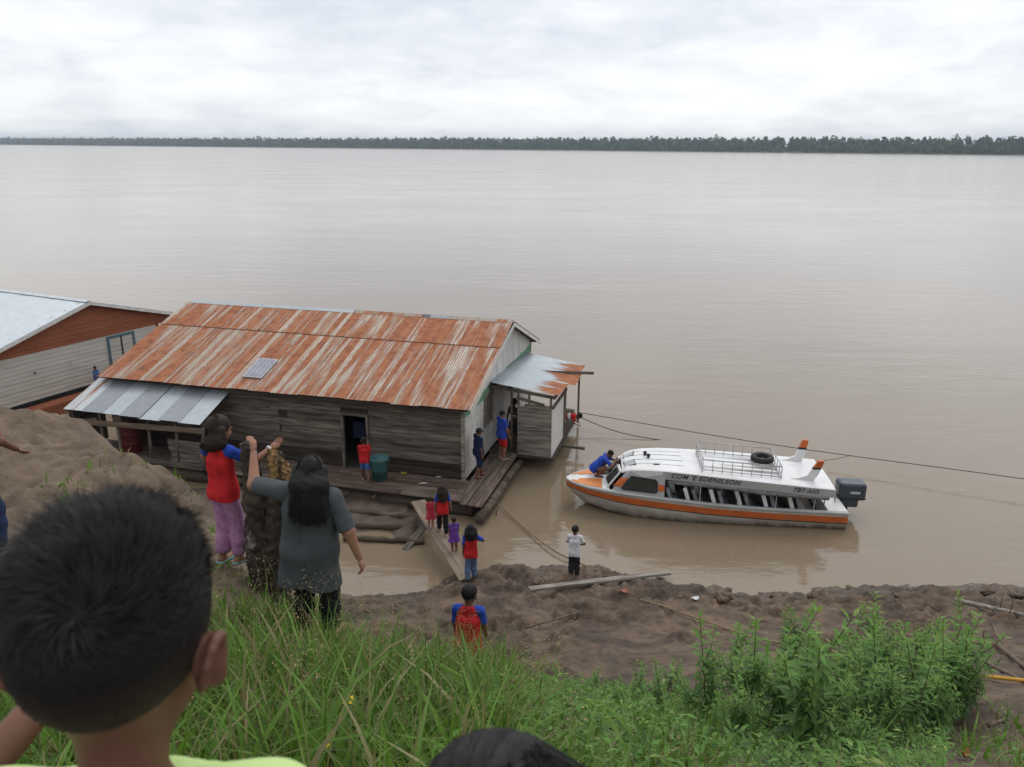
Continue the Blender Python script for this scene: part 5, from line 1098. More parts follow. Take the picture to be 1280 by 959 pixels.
person('person in blue jeans and red shirt at the left edge of the bank', (xl[0] - .02, 5.5, float(xl[2]) - .0), rad(-10), 1.38, 'skin2', lh=(-.16, .05, .47), rh=(.16, .16, .575), rel=(.8, -.8, -.2), lf=(-.06, 0, .045), rf=(.075, .02, .045), top=('tee', 'red', 'red', .85), bottom=('jeans_dark', 1.9), shoes='charcoal', res=.009)
# ================================================================== NEAR PEOPLE WITH COMBED HAIR
Ms, nts, bs = newmat('close_cropped_scalp'); T = NT(nts); tcs = T.n('ShaderNodeTexCoord'); ses = T.n('ShaderNodeSeparateXYZ'); T.l(tcs.outputs['Object'], ses.inputs[0])
nzs = T.noise(T.coord('Object', (1, 1, 1), False), 260, 3); zs_ = T.math('ADD', ses.outputs[2], T.math('MULTIPLY', nzs, .012))
SCALP_LO = T.n('ShaderNodeMapRange'); T.l(zs_, SCALP_LO.inputs[0])
T.l(T.ramp(SCALP_LO.outputs[0], [(0, (0.06, 0.035, 0.026)), (.35, (0.036, 0.024, 0.019)), (.75, (0.008, 0.0075, 0.0075))]), bs.inputs['Base Color']); bs.inputs['Roughness'].default_value = .7; bs.inputs['Specular IOR Level'].default_value = .2
T.bump(nzs, .5, .002, bs)
Mk, ntk, bs = newmat('black_hair_strand'); T = NT(ntk); T.l(T.ramp(T.noise(T.coord('Object', (1, 1, 1), False), 60, 2), [(.3, (0.006, 0.006, 0.007)), (.7, (0.020, 0.018, 0.018))]), bs.inputs['Base Color']); bs.inputs['Roughness'].default_value = .5; bs.inputs['Specular IOR Level'].default_value = .22
def skull_dirs(n): d = RNG.normal(size=(n, 3)); return d / np.linalg.norm(d, axis=1, keepdims=True)
# --- boy in front of the camera
hB = 1.24; hhB = .168 * hB * 1.05
tgt = depth_pt(140, 772, .665); tlB = .80 - .485; NKB = .015
locB = np.array([tgt[0], tgt[1], tgt[2]]) - np.array([0, .018 * hB - .03 * hhB, hB * (.485 + tlB + .035 + NKB) + hhB * .63])
def boy_hair(root, c):
    Hd, RHm, hh = c['Hd'], c['RH'], c['hh']
    cen = Hd(0, -.035, .115); rr = np.array([.352, .45, .412]) * hh
    sc = SDF(.01); sc.ell(cen, rr, RHm); sc.cut(Hd(0, .33, .12), RHm @ np.array([0, 1, -.5])); sc.cut(Hd(0, -.3, -.27), RHm @ np.array([0, .15, -1.0])); 
    so_ = sc.build('hair', Ms, root, .005)
    SCALP_LO.inputs[1].default_value = float(Hd(0, 0, -.27)[2]); SCALP_LO.inputs[2].default_value = float(Hd(0, 0, .25)[2])
    d = skull_dirs(60000); d = d[(d[:, 1] < .55 + .4 * d[:, 2]) & (d[:, 2] > -.72)]
    def CL_(d): q_ = np.round(d * 9 + .6 * np.sin(d[:, [1, 2, 0]] * 13)); return np.stack([_hash(q_[:, 0], q_[:, 1], q_[:, 2], k_) - .5 for k_ in (1, 2, 3)], 1)
    wh_ = np.array([.22, -.86, .46]); wh_ /= np.linalg.norm(wh_)
    tg = d - wh_ * (d @ wh_)[:, None]; tg -= d * (tg * d).sum(1)[:, None]; tg /= np.linalg.norm(tg, axis=1, keepdims=True) + 1e-6
    tg = tg + .9 * np.cross(d, tg) + RNG.normal(size=d.shape) * .28 + CL_(d) * .55
    up_ = np.clip((d[:, 2] - .02) / .60, 0, 1); ln = (.0025 + .018 * up_ ** 1.1) * RNG.uniform(.7, 1.2, len(d)); keep = RNG.random(len(d)) < (.14 + .86 * up_); d, tg, ln, up_ = d[keep], tg[keep], ln[keep], up_[keep]
    lift = .30 + .22 * up_
    base = d * rr * .995; nn = d / rr; nn /= np.linalg.norm(nn, axis=1, keepdims=True)
    P = np.stack([base + nn * (ln * lift * t * (1 - .35 * t))[:, None] + tg * (ln * t * .9)[:, None] for t in (0, .4, .75, 1.0)], 1)
    P = P @ RHm.T + cen; w = np.array([.00042, .00042, .0003, .00005])[None] * np.ones((len(P), 1))
    V, Q = ribbons(P, w, np.repeat((nn @ RHm.T)[:, None], 4, 1) + RNG.normal(size=(len(P), 1, 3)) * .4)
    o = mobj('hair_strands', mesh_np('hair_strands', V, Q), Mk, so_); o['kind'] = 'stuff'
    for s in (-1, 1):                                                   # ear shells
        E_ = SDF(.006); a0 = Hd(s * .385, -.06, -.03)
        ring = [Hd(s * (.345 + .06 * math.sin(t * .5 + .6)), -.03 - .10 * math.cos(t) * .8 - .03, -.08 + .10 * math.sin(t)) for t in np.linspace(-2.2, 2.6, 9)]
        for a_, b_ in zip(ring[:-1], ring[1:]): E_.cap(a_, b_, .018 * hh, .018 * hh)
        E_.ell(Hd(s * .355, -.03, -.08), np.array([.034, .085, .105]) * hh, RHm @ rotz(-s * .6)); E_.cap(Hd(s * .36, .0, -.17), Hd(s * .365, -.01, -.12), .05 * hh, .04 * hh)
        E_.build('ear', M['skin_boy'], root, .004)
M['skin_boy'] = skinmat('warm_brown_child_skin', (0.15, 0.066, 0.042))
person('boy with cropped black hair in pale lime shirt, seen from behind at lower left', tuple(locB), rad(3), hB, 'skin_boy', lh=(-.17, .17, .755), rh=(.16, .03, .42), lel=(-1, -.2, -.8), top=('tee', 'lime', 'lime', .8), bottom=('navy', .9), shoes='charcoal', hair=None, ears=False, head_scale=1.05, neck=NKB, res=.0065, extra=boy_hair, curl=1.2, hpitch=6)
# --- child whose crown shows at the lower edge
hC = 1.10; hhC = .168 * hC; tg2 = depth_pt(645, 1046, .66)
locC = np.array(tg2) - np.array([0, .018 * hC, hC * .835 + hhC * .60])
def girl_hair(root, c):
    Hd, RHm, hh = c['Hd'], c['RH'], c['hh']; cen = Hd(0, -.03, .11); rr = np.array([.405, .475, .43]) * hh
    POLE = rotz(.5) @ roty(-.95); n = 14000; az = RNG.uniform(0, 2 * math.pi, n); th0 = RNG.uniform(0, .9, n); th1 = th0 + RNG.uniform(.9, 1.8, n); pts = []
    cl = .10 * np.sin(az * 23) + RNG.normal(size=n) * .03
    for t in np.linspace(0, 1, 7):
        th = th0 + (th1 - th0) * t; a_ = az + cl * t; dd = np.stack([np.sin(th) * np.cos(a_), np.sin(th) * np.sin(a_), np.cos(th)], 1) @ POLE.T
        pts.append(dd * rr * (1.0 + .022 * np.sin(az * 23 + t * 2) + RNG.normal(size=(n, 1)).ravel() * .006)[:, None])
    P = np.stack(pts, 1); nn = P / (rr ** 2); w = np.full((n, 7), .0009); w[:, -1] = .0002
    keep = ~((P[:, -1, 1] > .25 * hh) & (P[:, -1, 2] < .12 * hh)); P, nn, w = P[keep], nn[keep], w[keep]
    V, Q = ribbons(P @ RHm.T + cen, w, nn @ RHm.T + RNG.normal(size=(len(P), 1, 3)) * .2)
    o = mobj('hair_strands', mesh_np('hair_strands', V, Q), Mk, root); o['kind'] = 'stuff'
person('child with straight black hair whose crown shows at the lower edge', tuple(locC), rad(35), hC, 'skin1', top=('tee', 'red', 'blue', .8), bottom=('navy', .9), shoes='charcoal', hair='bob', res=.009, extra=girl_hair)

# ================================================================== THINGS ON THE BANK
def hit(px, py, dz=0.0):
    """where the sight line through a pixel meets the bank"""
    d = FW * F_PX + RIGHT * (px - 640) - UP * (py - 479.5); d = d / np.linalg.norm(d); t = np.arange(1.2, 40, .04)
    P = CAM + d * t[:, None]; g = ground(P[:, 0], P[:, 1]); k = np.argmax(P[:, 2] < np.maximum(g, 0)); q = P[k]; return np.array([q[0], q[1], max(float(g[k]), 0) + dz])
# rotten stump between the girl and the woman
yS = 5.62; bs_ = aty(333, 728, yS); zt1 = aty(313, 556, yS)[2]; zt2 = aty(350, 560, yS)[2]; x1, x2 = aty(314, 600, yS)[0], aty(351, 600, yS)[0]
stp = thing('tree_stump', 'dark forked rotten stump with yellow broken heartwood', 'stump', (bs_[0], yS, float(bs_[2])))
def L3(x, z, dy=0): return (x - bs_[0], dy, z - bs_[2])
S1 = SDF(.06); zb_ = float(bs_[2])
S1.cap((0.03, 0, -.35), (0.03, 0, .30), .17, .125).cap((-.02, 0, .2), L3(x1 + .02, zb_ + (zt1 - zb_) * .6), .12, .085).cap(L3(x1 + .02, zb_ + (zt1 - zb_) * .6), L3(x1, zt1 - .02), .085, .06).cap((.08, 0, .2), L3(x2, zb_ + (zt2 - zb_) * .75), .11, .09).cap((.0, 0, -.3), (-.22, -.1, -.42), .09, .04).cap((.0, 0, -.3), (.20, -.2, -.5), .09, .04)
S1.wob = (44, .013); S1.build('trunk', M['bark'], stp, .015)
S2 = SDF(.03); zc_ = zb_ + (zt2 - zb_) * .70
S2.cap(L3(x2, zc_), L3(x2 - .02, zt2 - .10), .085, .06).cap(L3(x2 + .04, zc_ + .05, -.03), L3(x2 + .05, zt2 - .16, -.02), .05, .03).cap(L3(x2 - .03, zt2 - .15), L3(x2 - .045, zt2 - .015), .045, .02); S2.wob = (85, .016); S2.build('broken_top', M['rot'], stp, .010)
# gangplank and boards
def slab(name, label, a, b, w, t, mat, cat):
    a, b = Vector([float(q) for q in a]), Vector([float(q) for q in b]); o = link(bpy.data.objects.new(name, matd(CACHE, (name, round((b - a).length, 2), w), lambda: plank_mesh((b - a).length, w, t), mat)))
    o.matrix_world = frame((a + b) / 2, b - a, (b - a).cross(Vector((0, 0, -1)))); return tag(o, label, cat)
slab('gangplank', 'bare wooden gangplank leading from the mud up to the raft deck', GP_A + (GP_A - GP_B) * .03, GP_B + (GP_B - GP_A) * .02, .40, .045, M['wood_plank'], 'plank')
slab('sunken_board', 'grey board slanting into the brown water left of the gangplank', at(535, 652, .30), at(497, 700, -.12), .20, .06, M['wood_grey'], 'board')
a, b = hit(661, 748), hit(836, 724); slab('loose_plank', 'long grey plank lying across the mud at the water edge', a + [0, 0, .20], b + [0, 0, .16], .15, .07, M['wood_pale'], 'plank')
for i, (pa, pb, r_, lb) in enumerate([((1192, 752), (1285, 772), .05, 'long pale branch lying near the shore at right'), ((1246, 808), (1285, 842), .035, 'bare stick slanting down beside the yellow rope'), ((1230, 828), (1282, 856), .02, 'thin stick just above the yellow rope'), ((1240, 782), (1254, 806), .014, 'short dark twig in the mud at far right'), ((1236, 910), (1254, 903), .022, 'short stub of wood on the mud below the rope'), ((658, 787), (722, 768), .02, 'thin tan stick lying below the grey plank'), ((1030, 905), (1048, 955), .018, 'brown stem leaning under the weeds'), ((1000, 905), (1022, 950), .012, 'dark fallen stem beneath the weeds')]):
    a, b = hit(*pa), hit(*pb); m_ = (a + b) / 2; m_[2] = gz(m_[0], m_[1]) + r_; n = 6
    pts = [a * (1 - k / n) + b * (k / n) for k in range(n + 1)]; pts = [np.array([q[0] + rnd(-.01, .01), q[1], max(q[2], gz(q[0], q[1])) + r_ * .8]) for q in pts]
    tag(MB().tube(pts, [r_ * (1.1 - .4 * k / n) for k in range(n + 1)], 7).build('fallen_stick', M['stick'] if i else M['wood_pale'], None, True), lb, 'stick')
for i, (px, py, hgt) in enumerate([(1240, 766, .42), (1250, 762, .5), (1262, 768, .40), (1212, 772, .2), (1228, 800, .22)]):
    q = hit(px, py); tag(MB().tube([q, q + [rnd(-.02, .02), 0, hgt * .6], q + [rnd(-.03, .03), 0, hgt]], [.010, .008, .004], 6).build('dead_stem', M['stick'], None, True), 'thin dead stem standing upright in the mud at far right', 'stem', 'dead stems in the mud')
# sunken logs on the silt below the deck
for i, (pa, pb, r_, lb) in enumerate([((395, 634), (527, 648), .09, 'uppermost log half buried in silt below the deck'), ((400, 652), (522, 660), .11, 'middle log half buried in silt below the deck'), ((430, 672), (530, 677), .08, 'lowest log at the edge of the muddy water')]):
    a, b = at(*pa, .16 - .04 * i), at(*pb, .14 - .04 * i); n = 10
    tag(MB().tube([a + (b - a) * k / n + [0, rnd(-.04, .04), rnd(-.02, .02)] for k in range(n + 1)], [r_ * rnd(.75, 1.1) for _ in range(n + 1)], 9).build('sunken_log', M['log'], None, True), lb, 'log')
# ropes
ROPE_PTS = {}
def rope(name, label, pts, r_, mat, n=7):
    P = np.array(pts, float); 
    for _ in range(2):
        Q_ = [P[0]]
        for a, b in zip(P[:-1], P[1:]): Q_ += [a * .75 + b * .25, a * .25 + b * .75]
        P = np.array(Q_ + [P[-1]])
    ROPE_PTS[name] = P
    return tag(MB().tube(list(P), r_, n).build(name, mat, None, True), label, 'rope')
ra = np.array(Mh_ @ Vector((2.09, 6.88, .50))); rb = aty(1280, 598, 21.6); rm = (ra + rb) / 2 - [0, 0, .16]
rope('mooring_rope', 'dark mooring rope stretched behind the boat from the porch post', [ra, rm, rb, rb + (rb - ra) * .5], .012, M['rope_dark'])
rope('slack_rope', 'dark slack rope dipping from the porch into the water', [np.array(Mh_ @ Vector((2.09, 6.7, .42))), at(770, 541, .12), at(830, 551, .0), at(850, 554, -.15)], .014, M['rope_dark'])
RP = ROPE_PTS['mooring_rope']; RP = np.concatenate([a + (b - a) * np.linspace(0, 1, 40)[:, None] for a, b in zip(RP[:-1], RP[1:])]); dr_p = RP - CAM
rc = RP[np.argmin(np.abs(640 + F_PX * (dr_p @ RIGHT) / (dr_p @ FW) - 1063))]; mt_ = np.array(Mb_ @ Vector((7.06, .95, 1.17)))
rope('stern_line', 'thin line from the mooring rope down to the boat stern', [rc, (rc + mt_) / 2 - [0, 0, .05], mt_], .008, M['rope_dark'])
rope('tan_rope', 'tan rope running from the raft to the mud by the boy in white', [at(628, 633, .12), at(650, 655, .06), at(690, 688, .10), hit(722, 706, .06), hit(745, 716, .02)], .022, M['rope_tan'])
tag(MB().tube([at(622, 650, -.2), at(620, 640, .12), at(625, 634, .3)], [.02, .018, .012], 6).build('water_stake', M['stick'], None, True), 'short stake sticking out of the brown water beside the raft', 'stake')
yp = [(800, 752), (838, 766), (885, 781), (930, 797), (965, 806), (1010, 814), (1060, 822), (1120, 834), (1175, 843), (1205, 848), (1245, 852), (1300, 858), (1380, 866)]
YP = [hit(*q, .05) for q in yp]
rope('tan_shore_rope', 'tan rope lying on the mud above the weeds', YP[:8], .018, M['rope_tan'])
rope('yellow_rope', 'bright yellow rope on the mud passing behind the weeds', [YP[7] + [0, 0, .005]] + YP[8:], .022, M['rope_yellow'])
for px, py, mt, lb in ((868, 751, 'litter_white', 'white scrap of litter on the dark mud'), (779, 742, 'litter_red', 'faded red scrap of litter beside the plank'), (1203, 950, 'leaf_dead', 'dead orange leaf at the lower right')):
    q = hit(px, py, .03); s_ = .10 if py < 800 else .045; V = [(q[0] + s_ * math.cos(t) * (1 + .3 * math.sin(3 * t)), q[1] + s_ * .6 * math.sin(t), q[2] + .03 * math.sin(2 * t) + .02) for t in np.linspace(0, 2 * math.pi, 9)[:-1]]
    tag(MB().prism(V, (0, 0, .008)).build('fallen_leaf' if mt == 'leaf_dead' else 'litter_scrap', M[mt]), lb, 'leaf' if mt == 'leaf_dead' else 'litter')
# clods of mud at the water edge
cl_me = []
for k in range(5):
    S_ = SDF(.05); 
    for j in range(4): S_.ell((rnd(-.12, .12), rnd(-.10, .10), rnd(-.02, .06)), (rnd(.08, .16), rnd(.07, .13), rnd(.06, .11)), rotz(rnd(0, 3)))
    S_.wob = (27, .026); V, Q = S_.mesh(.024); me = mesh_np('clod', V, Q); me.materials.append(Mm); cl_me.append(me)
spots = [(895, 738, 1.5), (905, 748, 1.1), (880, 745, .8), (970, 744, 1.0), (988, 748, .7), (1065, 737, .7), (1098, 735, .9), (1140, 738, .6), (1180, 741, .7), (1235, 739, 1.0), (1250, 742, .8), (1272, 745, 1.1), (835, 735, .7), (850, 744, .6), (690, 727, .8), (672, 730, .9), (660, 722, .7), (640, 728, .6), (620, 735, .6), (560, 738, .8), (545, 748, .7), (500, 757, .7), (478, 760, .8), (455, 765, .7), (520, 762, .6), (760, 722, .6), (940, 752, .7), (1015, 748, .6), (925, 760, .8), (1120, 745, .5)]
for i, (px, py, s_) in enumerate(spots[:1] + spots[1::2]):
    q = hit(px, py); o = link(bpy.data.objects.new('mud_clod', cl_me[i % 5])); o.location = (q[0], q[1], q[2] - .02 * s_); o.rotation_euler = (rnd(-.3, .3), rnd(-.3, .3), rnd(0, 6)); o.scale = (s_ * rnd(.8, 1.3), s_ * rnd(.8, 1.2), s_ * rnd(.55, .8))
    tag(o, 'large dark clod of mud jutting into the water right of centre' if i == 0 else 'lump of wet brown mud near the water edge', 'mud clod', 'clods of mud along the water edge')

# ================================================================== VEGETATION
def projpx(P):
    d = P - CAM; z = d @ FW; return 640 + F_PX * (d @ RIGHT) / z, 479.5 - F_PX * (d @ UP) / z, z
def blades(X, Y, H, Wd, bend, rng, seg=4):
    n = len(X); Z = ground(X, Y) - .02; ph = rng.uniform(0, 2 * math.pi, n); dr_ = np.stack([np.cos(ph), np.sin(ph), np.zeros(n)], 1)
    t = np.linspace(0, 1, seg + 1)[None, :, None]; B = bend[:, None, None]; Hh = H[:, None, None]
    P = np.stack([X, Y, Z], 1)[:, None] + dr_[:, None] * Hh * B * t ** 2 + np.array([0, 0, 1.0]) * Hh * (t - .45 * B * t ** 2.4)
    W = Wd[:, None] * np.array([.75, 1, .85, .5, .03])[None, :seg + 1]
    sd = np.cross(dr_, [0, 0, 1.0])[:, None] + rng.normal(size=(n, 1, 3)) * .35
    V = np.stack([P - sd * W[..., None], P + sd * W[..., None]], 2).reshape(-1, 3)
    b = ((np.arange(n) * (seg + 1) * 2)[:, None] + (np.arange(seg) * 2)[None]).ravel()
    return V, np.stack([b, b + 1, b + 3, b + 2], 1)
def stuff_mesh(name, label, cat, parts, mat):
    Vs, Qs, Ts, o = [], [], [], 0
    for V, Q, t in parts: Vs.append(V); Qs.append(Q + o); o += len(V); Ts.append(t)
    me = mesh_np(name, np.concatenate(Vs), np.concatenate(Qs), smooth=False); a = me.attributes.new('tint', 'FLOAT', 'POINT'); a.data.foreach_set('value', np.clip(np.concatenate(Ts), 0, 1).astype(np.float32))
    return tag(mobj(name, me, mat), label, cat, kind='stuff')
rg = np.random.default_rng(5)
n = 150000; X = rg.uniform(-4.6, 4.6, n); Y = rg.uniform(1.2, 9.0, n); Zg = ground(X, Y); px, py, zc = projpx(np.stack([X, Y, Zg], 1))
cl_ = fbm2(X * 1.7, Y * 1.7, 3, 3); cl2 = fbm2(X * 5, Y * 5, 2, 8)
den = np.zeros(n)
den = np.where((px > -120) & (px < 660) & (py > 770), .44, den)
den = np.where((px > 200) & (px < 470) & (py > 600) & (py <= 770) & (Y < 7.2), .30 * (cl_ > .48), den)
den = np.where((px >= 560) & (px < 900) & (py > 835), .34 * (cl_ > .38), den)
den = np.where((px >= 900) & (px < 1330) & (py > 800), .10 * (cl_ > .52), den)
den = np.where((px < 260) & (py > 520) & (py < 800) & (Y > 5), .13 * (cl2 > .60), den)
den = np.where((px < 200) & (py > 640) & (py < 800), .16 * (cl_ > .45), den)
near = (X - locB[0]) ** 2 + (Y - locB[1]) ** 2 > .10
k = (rg.random(n) < den) & near & (Y > 1.25); X, Y, px, py, cl_, cl2 = X[k], Y[k], px[k], py[k], cl_[k], cl2[k]; n = len(X)
tall = np.where((px < 640) & (py > 770), rg.gamma(5, .055, n) + .12 + .22 * (cl_ - .4), rg.gamma(4, .035, n) + .06); tall = np.clip(tall, .06, .62) * np.where(py < 770, .6, 1)
tall = np.where((py < 860) & (px > 430) & (px < 720), tall * .72, tall)
tall = np.where((py < 850) & (px > 230) & (px < 480), tall * .55, tall)
Wd = rg.uniform(.0028, .0058, n) * np.where(rg.random(n) < .24, 2.3, 1.0)
V, Q = blades(X, Y, tall, Wd, rg.uniform(.12, .85, n), rg); tint = np.repeat(np.clip(.15 + .75 * cl_ + rg.normal(size=n) * .2 - .2, 0, 1), 10)
dry = rg.random(n) < .16; dq = np.repeat(dry, 4)
def subset(V, Q, t, mask_b):
    mv = np.repeat(mask_b, 10); ids = np.cumsum(mv) - 1; return V[mv], ids[Q[np.repeat(mask_b, 4)]], t[mv]
stuff_mesh('bank_grass', 'long green grass growing on the near bank', 'grass', [subset(V, Q, tint, ~dry)], M['grass'])
# dry straw and seed stalks
ns = 260; Xs = rg.uniform(-1.9, .3, ns); Ys = rg.uniform(2.2, 5.6, ns); Hs_ = rg.uniform(.45, .8, ns); Vs_, Qs_ = blades(Xs, Ys, Hs_, np.full(ns, .0014), rg.uniform(.1, .5, ns), rg)
tips = Vs_.reshape(ns, 5, 2, 3).mean(2); cen = []; 
for i in range(ns):
    if i % 2: continue
    for t in rg.uniform(.55, 1.0, 34):
        f = t * 4; j = min(3, int(f)); q = tips[i, j] + (tips[i, j + 1] - tips[i, j]) * (f - j); cen.append(q + rg.normal(size=3) * [.022, .022, .012] * (1.35 - t) * 2)
cen = np.array(cen); Vc, Qc = cards(cen, np.full(len(cen), .011), rg)
lit = 9000; Xl = rg.uniform(-3.6, 3.5, lit); Yl = rg.uniform(1.6, 7.0, lit); pxl, pyl, _ = projpx(np.stack([Xl, Yl, ground(Xl, Yl)], 1)); kl = (rg.random(lit) < np.where(pxl < 1000, .5, .2)); Xl, Yl = Xl[kl], Yl[kl]
Vl, Ql = blades(Xl, Yl, rg.uniform(.06, .22, len(Xl)), rg.uniform(.0012, .0026, len(Xl)), rg.uniform(.9, 1.6, len(Xl)), rg); Vl[:, 2] = np.maximum(Vl[:, 2], ground(Vl[:, 0], Vl[:, 1]) + .005)
stuff_mesh('dry_grass', 'dry straw and feathery seed stalks among the grass', 'dry grass', [subset(V, Q, tint, dry), (Vs_, Qs_, np.full(len(Vs_), .5)), (Vc, Qc, np.repeat(rg.uniform(.3, 1, len(cen)), 4)), (Vl, Ql, np.repeat(rg.uniform(0, .8, len(Xl)), 10))], M['straw'])
# low creeping leaves
def leaf_quads(cen, d, up, ln, wd):
    """lanceolate leaves: base, two flanks, tip, folded and drooping"""
    sd = np.cross(d, up); sd /= np.linalg.norm(sd, axis=1, keepdims=True) + 1e-9; nn = np.cross(sd, d); L_, W_ = ln[:, None], wd[:, None]
    m1 = cen + d * L_ * .4 - nn * L_ * .02; tip = cen + d * L_ - nn * L_ * .16
    V = np.stack([cen, m1 - sd * W_ + nn * W_ * .4, tip, m1 + sd * W_ + nn * W_ * .4, m1], 1).reshape(-1, 3); b = np.arange(len(cen)) * 5
    return V, np.concatenate([np.stack([b, b + 4, b + 2, b + 1], 1), np.stack([b, b + 3, b + 2, b + 4], 1)])
nl = 60000; Xl = rg.uniform(-1.2, 3.6, nl); Yl = rg.uniform(2.2, 6.6, nl); Zl = ground(Xl, Yl); pxl, pyl, _ = projpx(np.stack([Xl, Yl, Zl], 1)); c3_ = fbm2(Xl * 2.2, Yl * 2.2, 3, 14)
dl = np.where((pxl > 540) & (pxl < 1180) & (pyl > 815), .32 * (c3_ > .42), 0); dl = np.where((pxl >= 1180) & (pyl > 850), .04 * (c3_ > .5), dl); kl = rg.random(nl) < dl; Xl, Yl, Zl, c3_ = Xl[kl], Yl[kl], Zl[kl], c3_[kl]; nl = len(Xl)
az_ = rg.uniform(0, 6.283, nl); el_ = rg.uniform(-.2, .9, nl); d = np.stack([np.cos(az_) * np.cos(el_), np.sin(az_) * np.cos(el_), np.sin(el_)], 1)
Vq, Qq = leaf_quads(np.stack([Xl, Yl, Zl + rg.beta(1.3, 2.5, nl) * .30 * (c3_ + .4)], 1), d, np.array([0, 0, 1.0]) + rg.normal(size=(nl, 3)) * .25, rg.uniform(.035, .085, nl), rg.uniform(.006, .014, nl))
stuff_mesh('ground_cover', 'low tangled leafy ground cover on the slope', 'ground cover', [(Vq, Qq, np.repeat(np.clip(c3_ - .15 + rg.normal(size=nl) * .2, 0, 1), 5))], M['weed'])
# upright leafy weeds
def weed_geo(hgt, rng, branches):
    stems = [([(0, 0, 0), (rng.normal() * .03, rng.normal() * .03, hgt * .5), (rng.normal() * .06, rng.normal() * .06, hgt)], .0065)]
    for b in range(branches):
        z = hgt * rng.uniform(.2, .6); a = rng.uniform(0, 6.28); l = hgt * rng.uniform(.3, .45); f = z / hgt
        p0 = np.array([stems[0][0][2][0] * f, stems[0][0][2][1] * f, z]); p2 = p0 + [math.cos(a) * l * .5, math.sin(a) * l * .5, l * .85]; stems.append(([tuple(p0), tuple((p0 + p2) / 2 + [math.cos(a) * .03, math.sin(a) * .03, 0]), tuple(p2)], .0042))
    C_, D_, Ln, Wd_, Tt = [], [], [], [], []
    for pts, r in stems:
        pts = np.array(pts); L_ = np.linalg.norm(pts[2] - pts[0]); nn = int(L_ / .019)
        for i in range(nn):
            t = .14 + .86 * (i + .5) / nn; p = pts[0] * (1 - t) ** 2 + 2 * pts[1] * t * (1 - t) + pts[2] * t * t; a = i * 2.4 + rng.normal() * .3
            el = (-.25 + 1.15 * t ** 2.2) + rng.normal() * .2; ln = (.155 * (1 - .50 * t) * rng.uniform(.75, 1.2)) * (1 if r > .005 else .8)
            C_.append(p); D_.append((math.cos(a) * math.cos(el), math.sin(a) * math.cos(el), math.sin(el))); Ln.append(ln); Wd_.append(ln * .17); Tt.append(.12 + .75 * t ** 2 + rng.normal() * .1)
    return stems, np.array(C_), np.array(D_), np.array(Ln), np.array(Wd_), np.array(Tt)
variants = []
for v_ in range(7):
    g = weed_geo(1.0, rg, 3 + v_ % 3); stm = MB()
    for pts, r in g[0]: stm.tube(pts, [r, r * .8, r * .4], 5)
    sme = stm.mesh('stem', True); sme.materials.append(M['weed_stem'])
    V, Q = leaf_quads(g[1], g[2], np.array([0, 0, 1.0]) + rg.normal(size=g[1].shape) * .15, g[3], g[4]); lme = mesh_np('foliage', V, Q, smooth=False); a = lme.attributes.new('tint', 'FLOAT', 'POINT'); a.data.foreach_set('value', np.clip(np.repeat(g[5], 5), 0, 1).astype(np.float32)); lme.materials.append(M['weed'])
    variants.append((sme, lme, g))
V, Q = leaf_quads(np.zeros((1, 3)), np.array([[1.0, 0, 0]]), np.array([[0, 0, 1.0]]), np.array([1.0]), np.array([.16])); LEAF = mesh_np('leaf', V, Q, smooth=False); LEAF.materials.append(M['weed_leaf'])
def weed(px, py, hgt, vi, split, label, group):
    q = hit(px, py); r_ = thing('weed_plant', label, 'plant', (q[0], q[1], q[2] - .02), rg.uniform(0, 6.28), group); r_.scale = (hgt * rg.uniform(.9, 1.1), hgt * rg.uniform(.9, 1.1), hgt); r_.rotation_euler = (rg.normal() * .08, rg.normal() * .08, rg.uniform(0, 6.28))
    sme, lme, g = variants[vi % 7]; link(bpy.data.objects.new('stem', sme), r_)
    if not split:
        o = link(bpy.data.objects.new('foliage', lme), r_); o['kind'] = 'stuff'; return
    for i in range(len(g[1])):
        if i % 4: continue
        o = link(bpy.data.objects.new('leaf', LEAF), r_); o.matrix_local = frame(g[1][i], g[2][i], np.cross([0, 0, 1.0], g[2][i])) @ Matrix.Scale(float(g[3][i]) * 1.25, 4)
cnt = 0
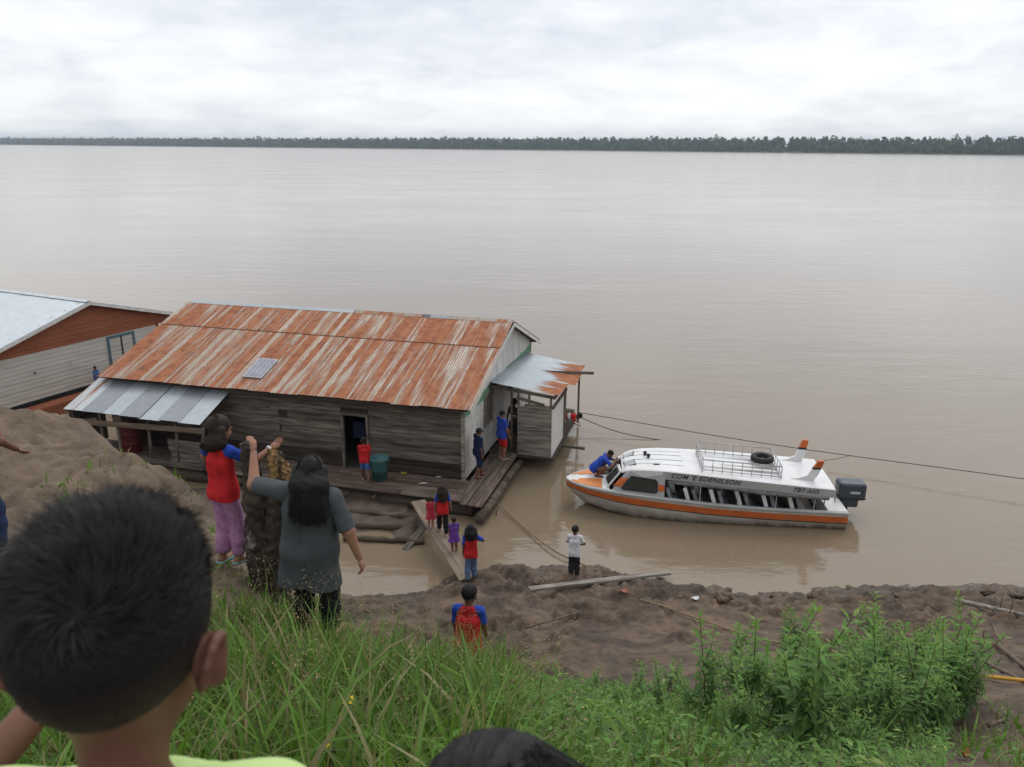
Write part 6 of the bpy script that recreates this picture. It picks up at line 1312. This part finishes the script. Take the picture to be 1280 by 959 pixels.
def in_patch(px, py): return ((px - 1040) / 185) ** 2 + ((py - 893) / 62) ** 2 < 1
pts_ = []
while len(pts_) < 106:
    a = (rg.uniform(850, 1235), rg.uniform(825, 958))
    if in_patch(*a): pts_.append(a)
for i, (a, b) in enumerate(pts_): weed(a, b, rg.choice([rg.uniform(.5, .85), rg.uniform(.8, 1.2)]), i, i % 13 == 3, 'leafy green weed in the dense patch at right', 'leafy weeds in the dense patch')
for i, (a, b, h_) in enumerate([(800, 868, .55), (818, 880, .62), (835, 872, .66), (790, 885, .5), (848, 890, .6), (825, 900, .55), (770, 890, .42), (860, 905, .5), (742, 880, .40), (905, 930, .4)]): weed(a, b, h_, i + 3, False, 'leafy weed in the smaller clump left of the dense patch', 'leafy weeds in the smaller clump')
for a, b, h_, lb in ((1258, 912, .36, 'small leafy weed alone on the mud at the right edge'), (1270, 948, .22, 'tiny seedling in the lower right corner'), (620, 905, .3, 'low leafy weed among grass above the lower edge'), (715, 905, .36, 'leafy weed standing between the grass and the weed clumps')): weed(a, b, h_, 1, True, lb, None)
# yellow flowers
for px, py, dist, lb in ((436, 877, 3.1, 'upper yellow flower blooming in the tall grass'), (403, 934, 2.7, 'lower yellow flower blooming in the tall grass')):
    c = aty(px, py, dist - .35); g0 = gz(c[0], c[1] + .05); fl = thing('yellow_flower', lb, 'flower', (c[0], c[1], g0)); hz0 = c[2] - g0
    MB().tube([(0.02, .03, 0), (.01, .01, hz0 * .6), (0, 0, hz0)], [.003, .0025, .002], 5).build('stem', M['weed_stem'], fl, True)
    for k in range(6):
        a = k * math.pi / 3; d = Vector((math.cos(a), math.sin(a), .35)); s_ = Vector((-math.sin(a), math.cos(a), 0))
        o = Vector((0, 0, hz0)); MB().add([o, o + d * .019 - s_ * .012, o + d * .032, o + d * .019 + s_ * .012], [(0, 1, 2, 3)]).build('petal', M['petal'], fl)
    MB().lathe([(0, -.002), (.005, 0), (.005, .004), (0, .006)], 8, (0, 0, hz0)).build('flower_centre', M['leaf_dead'], fl, True)
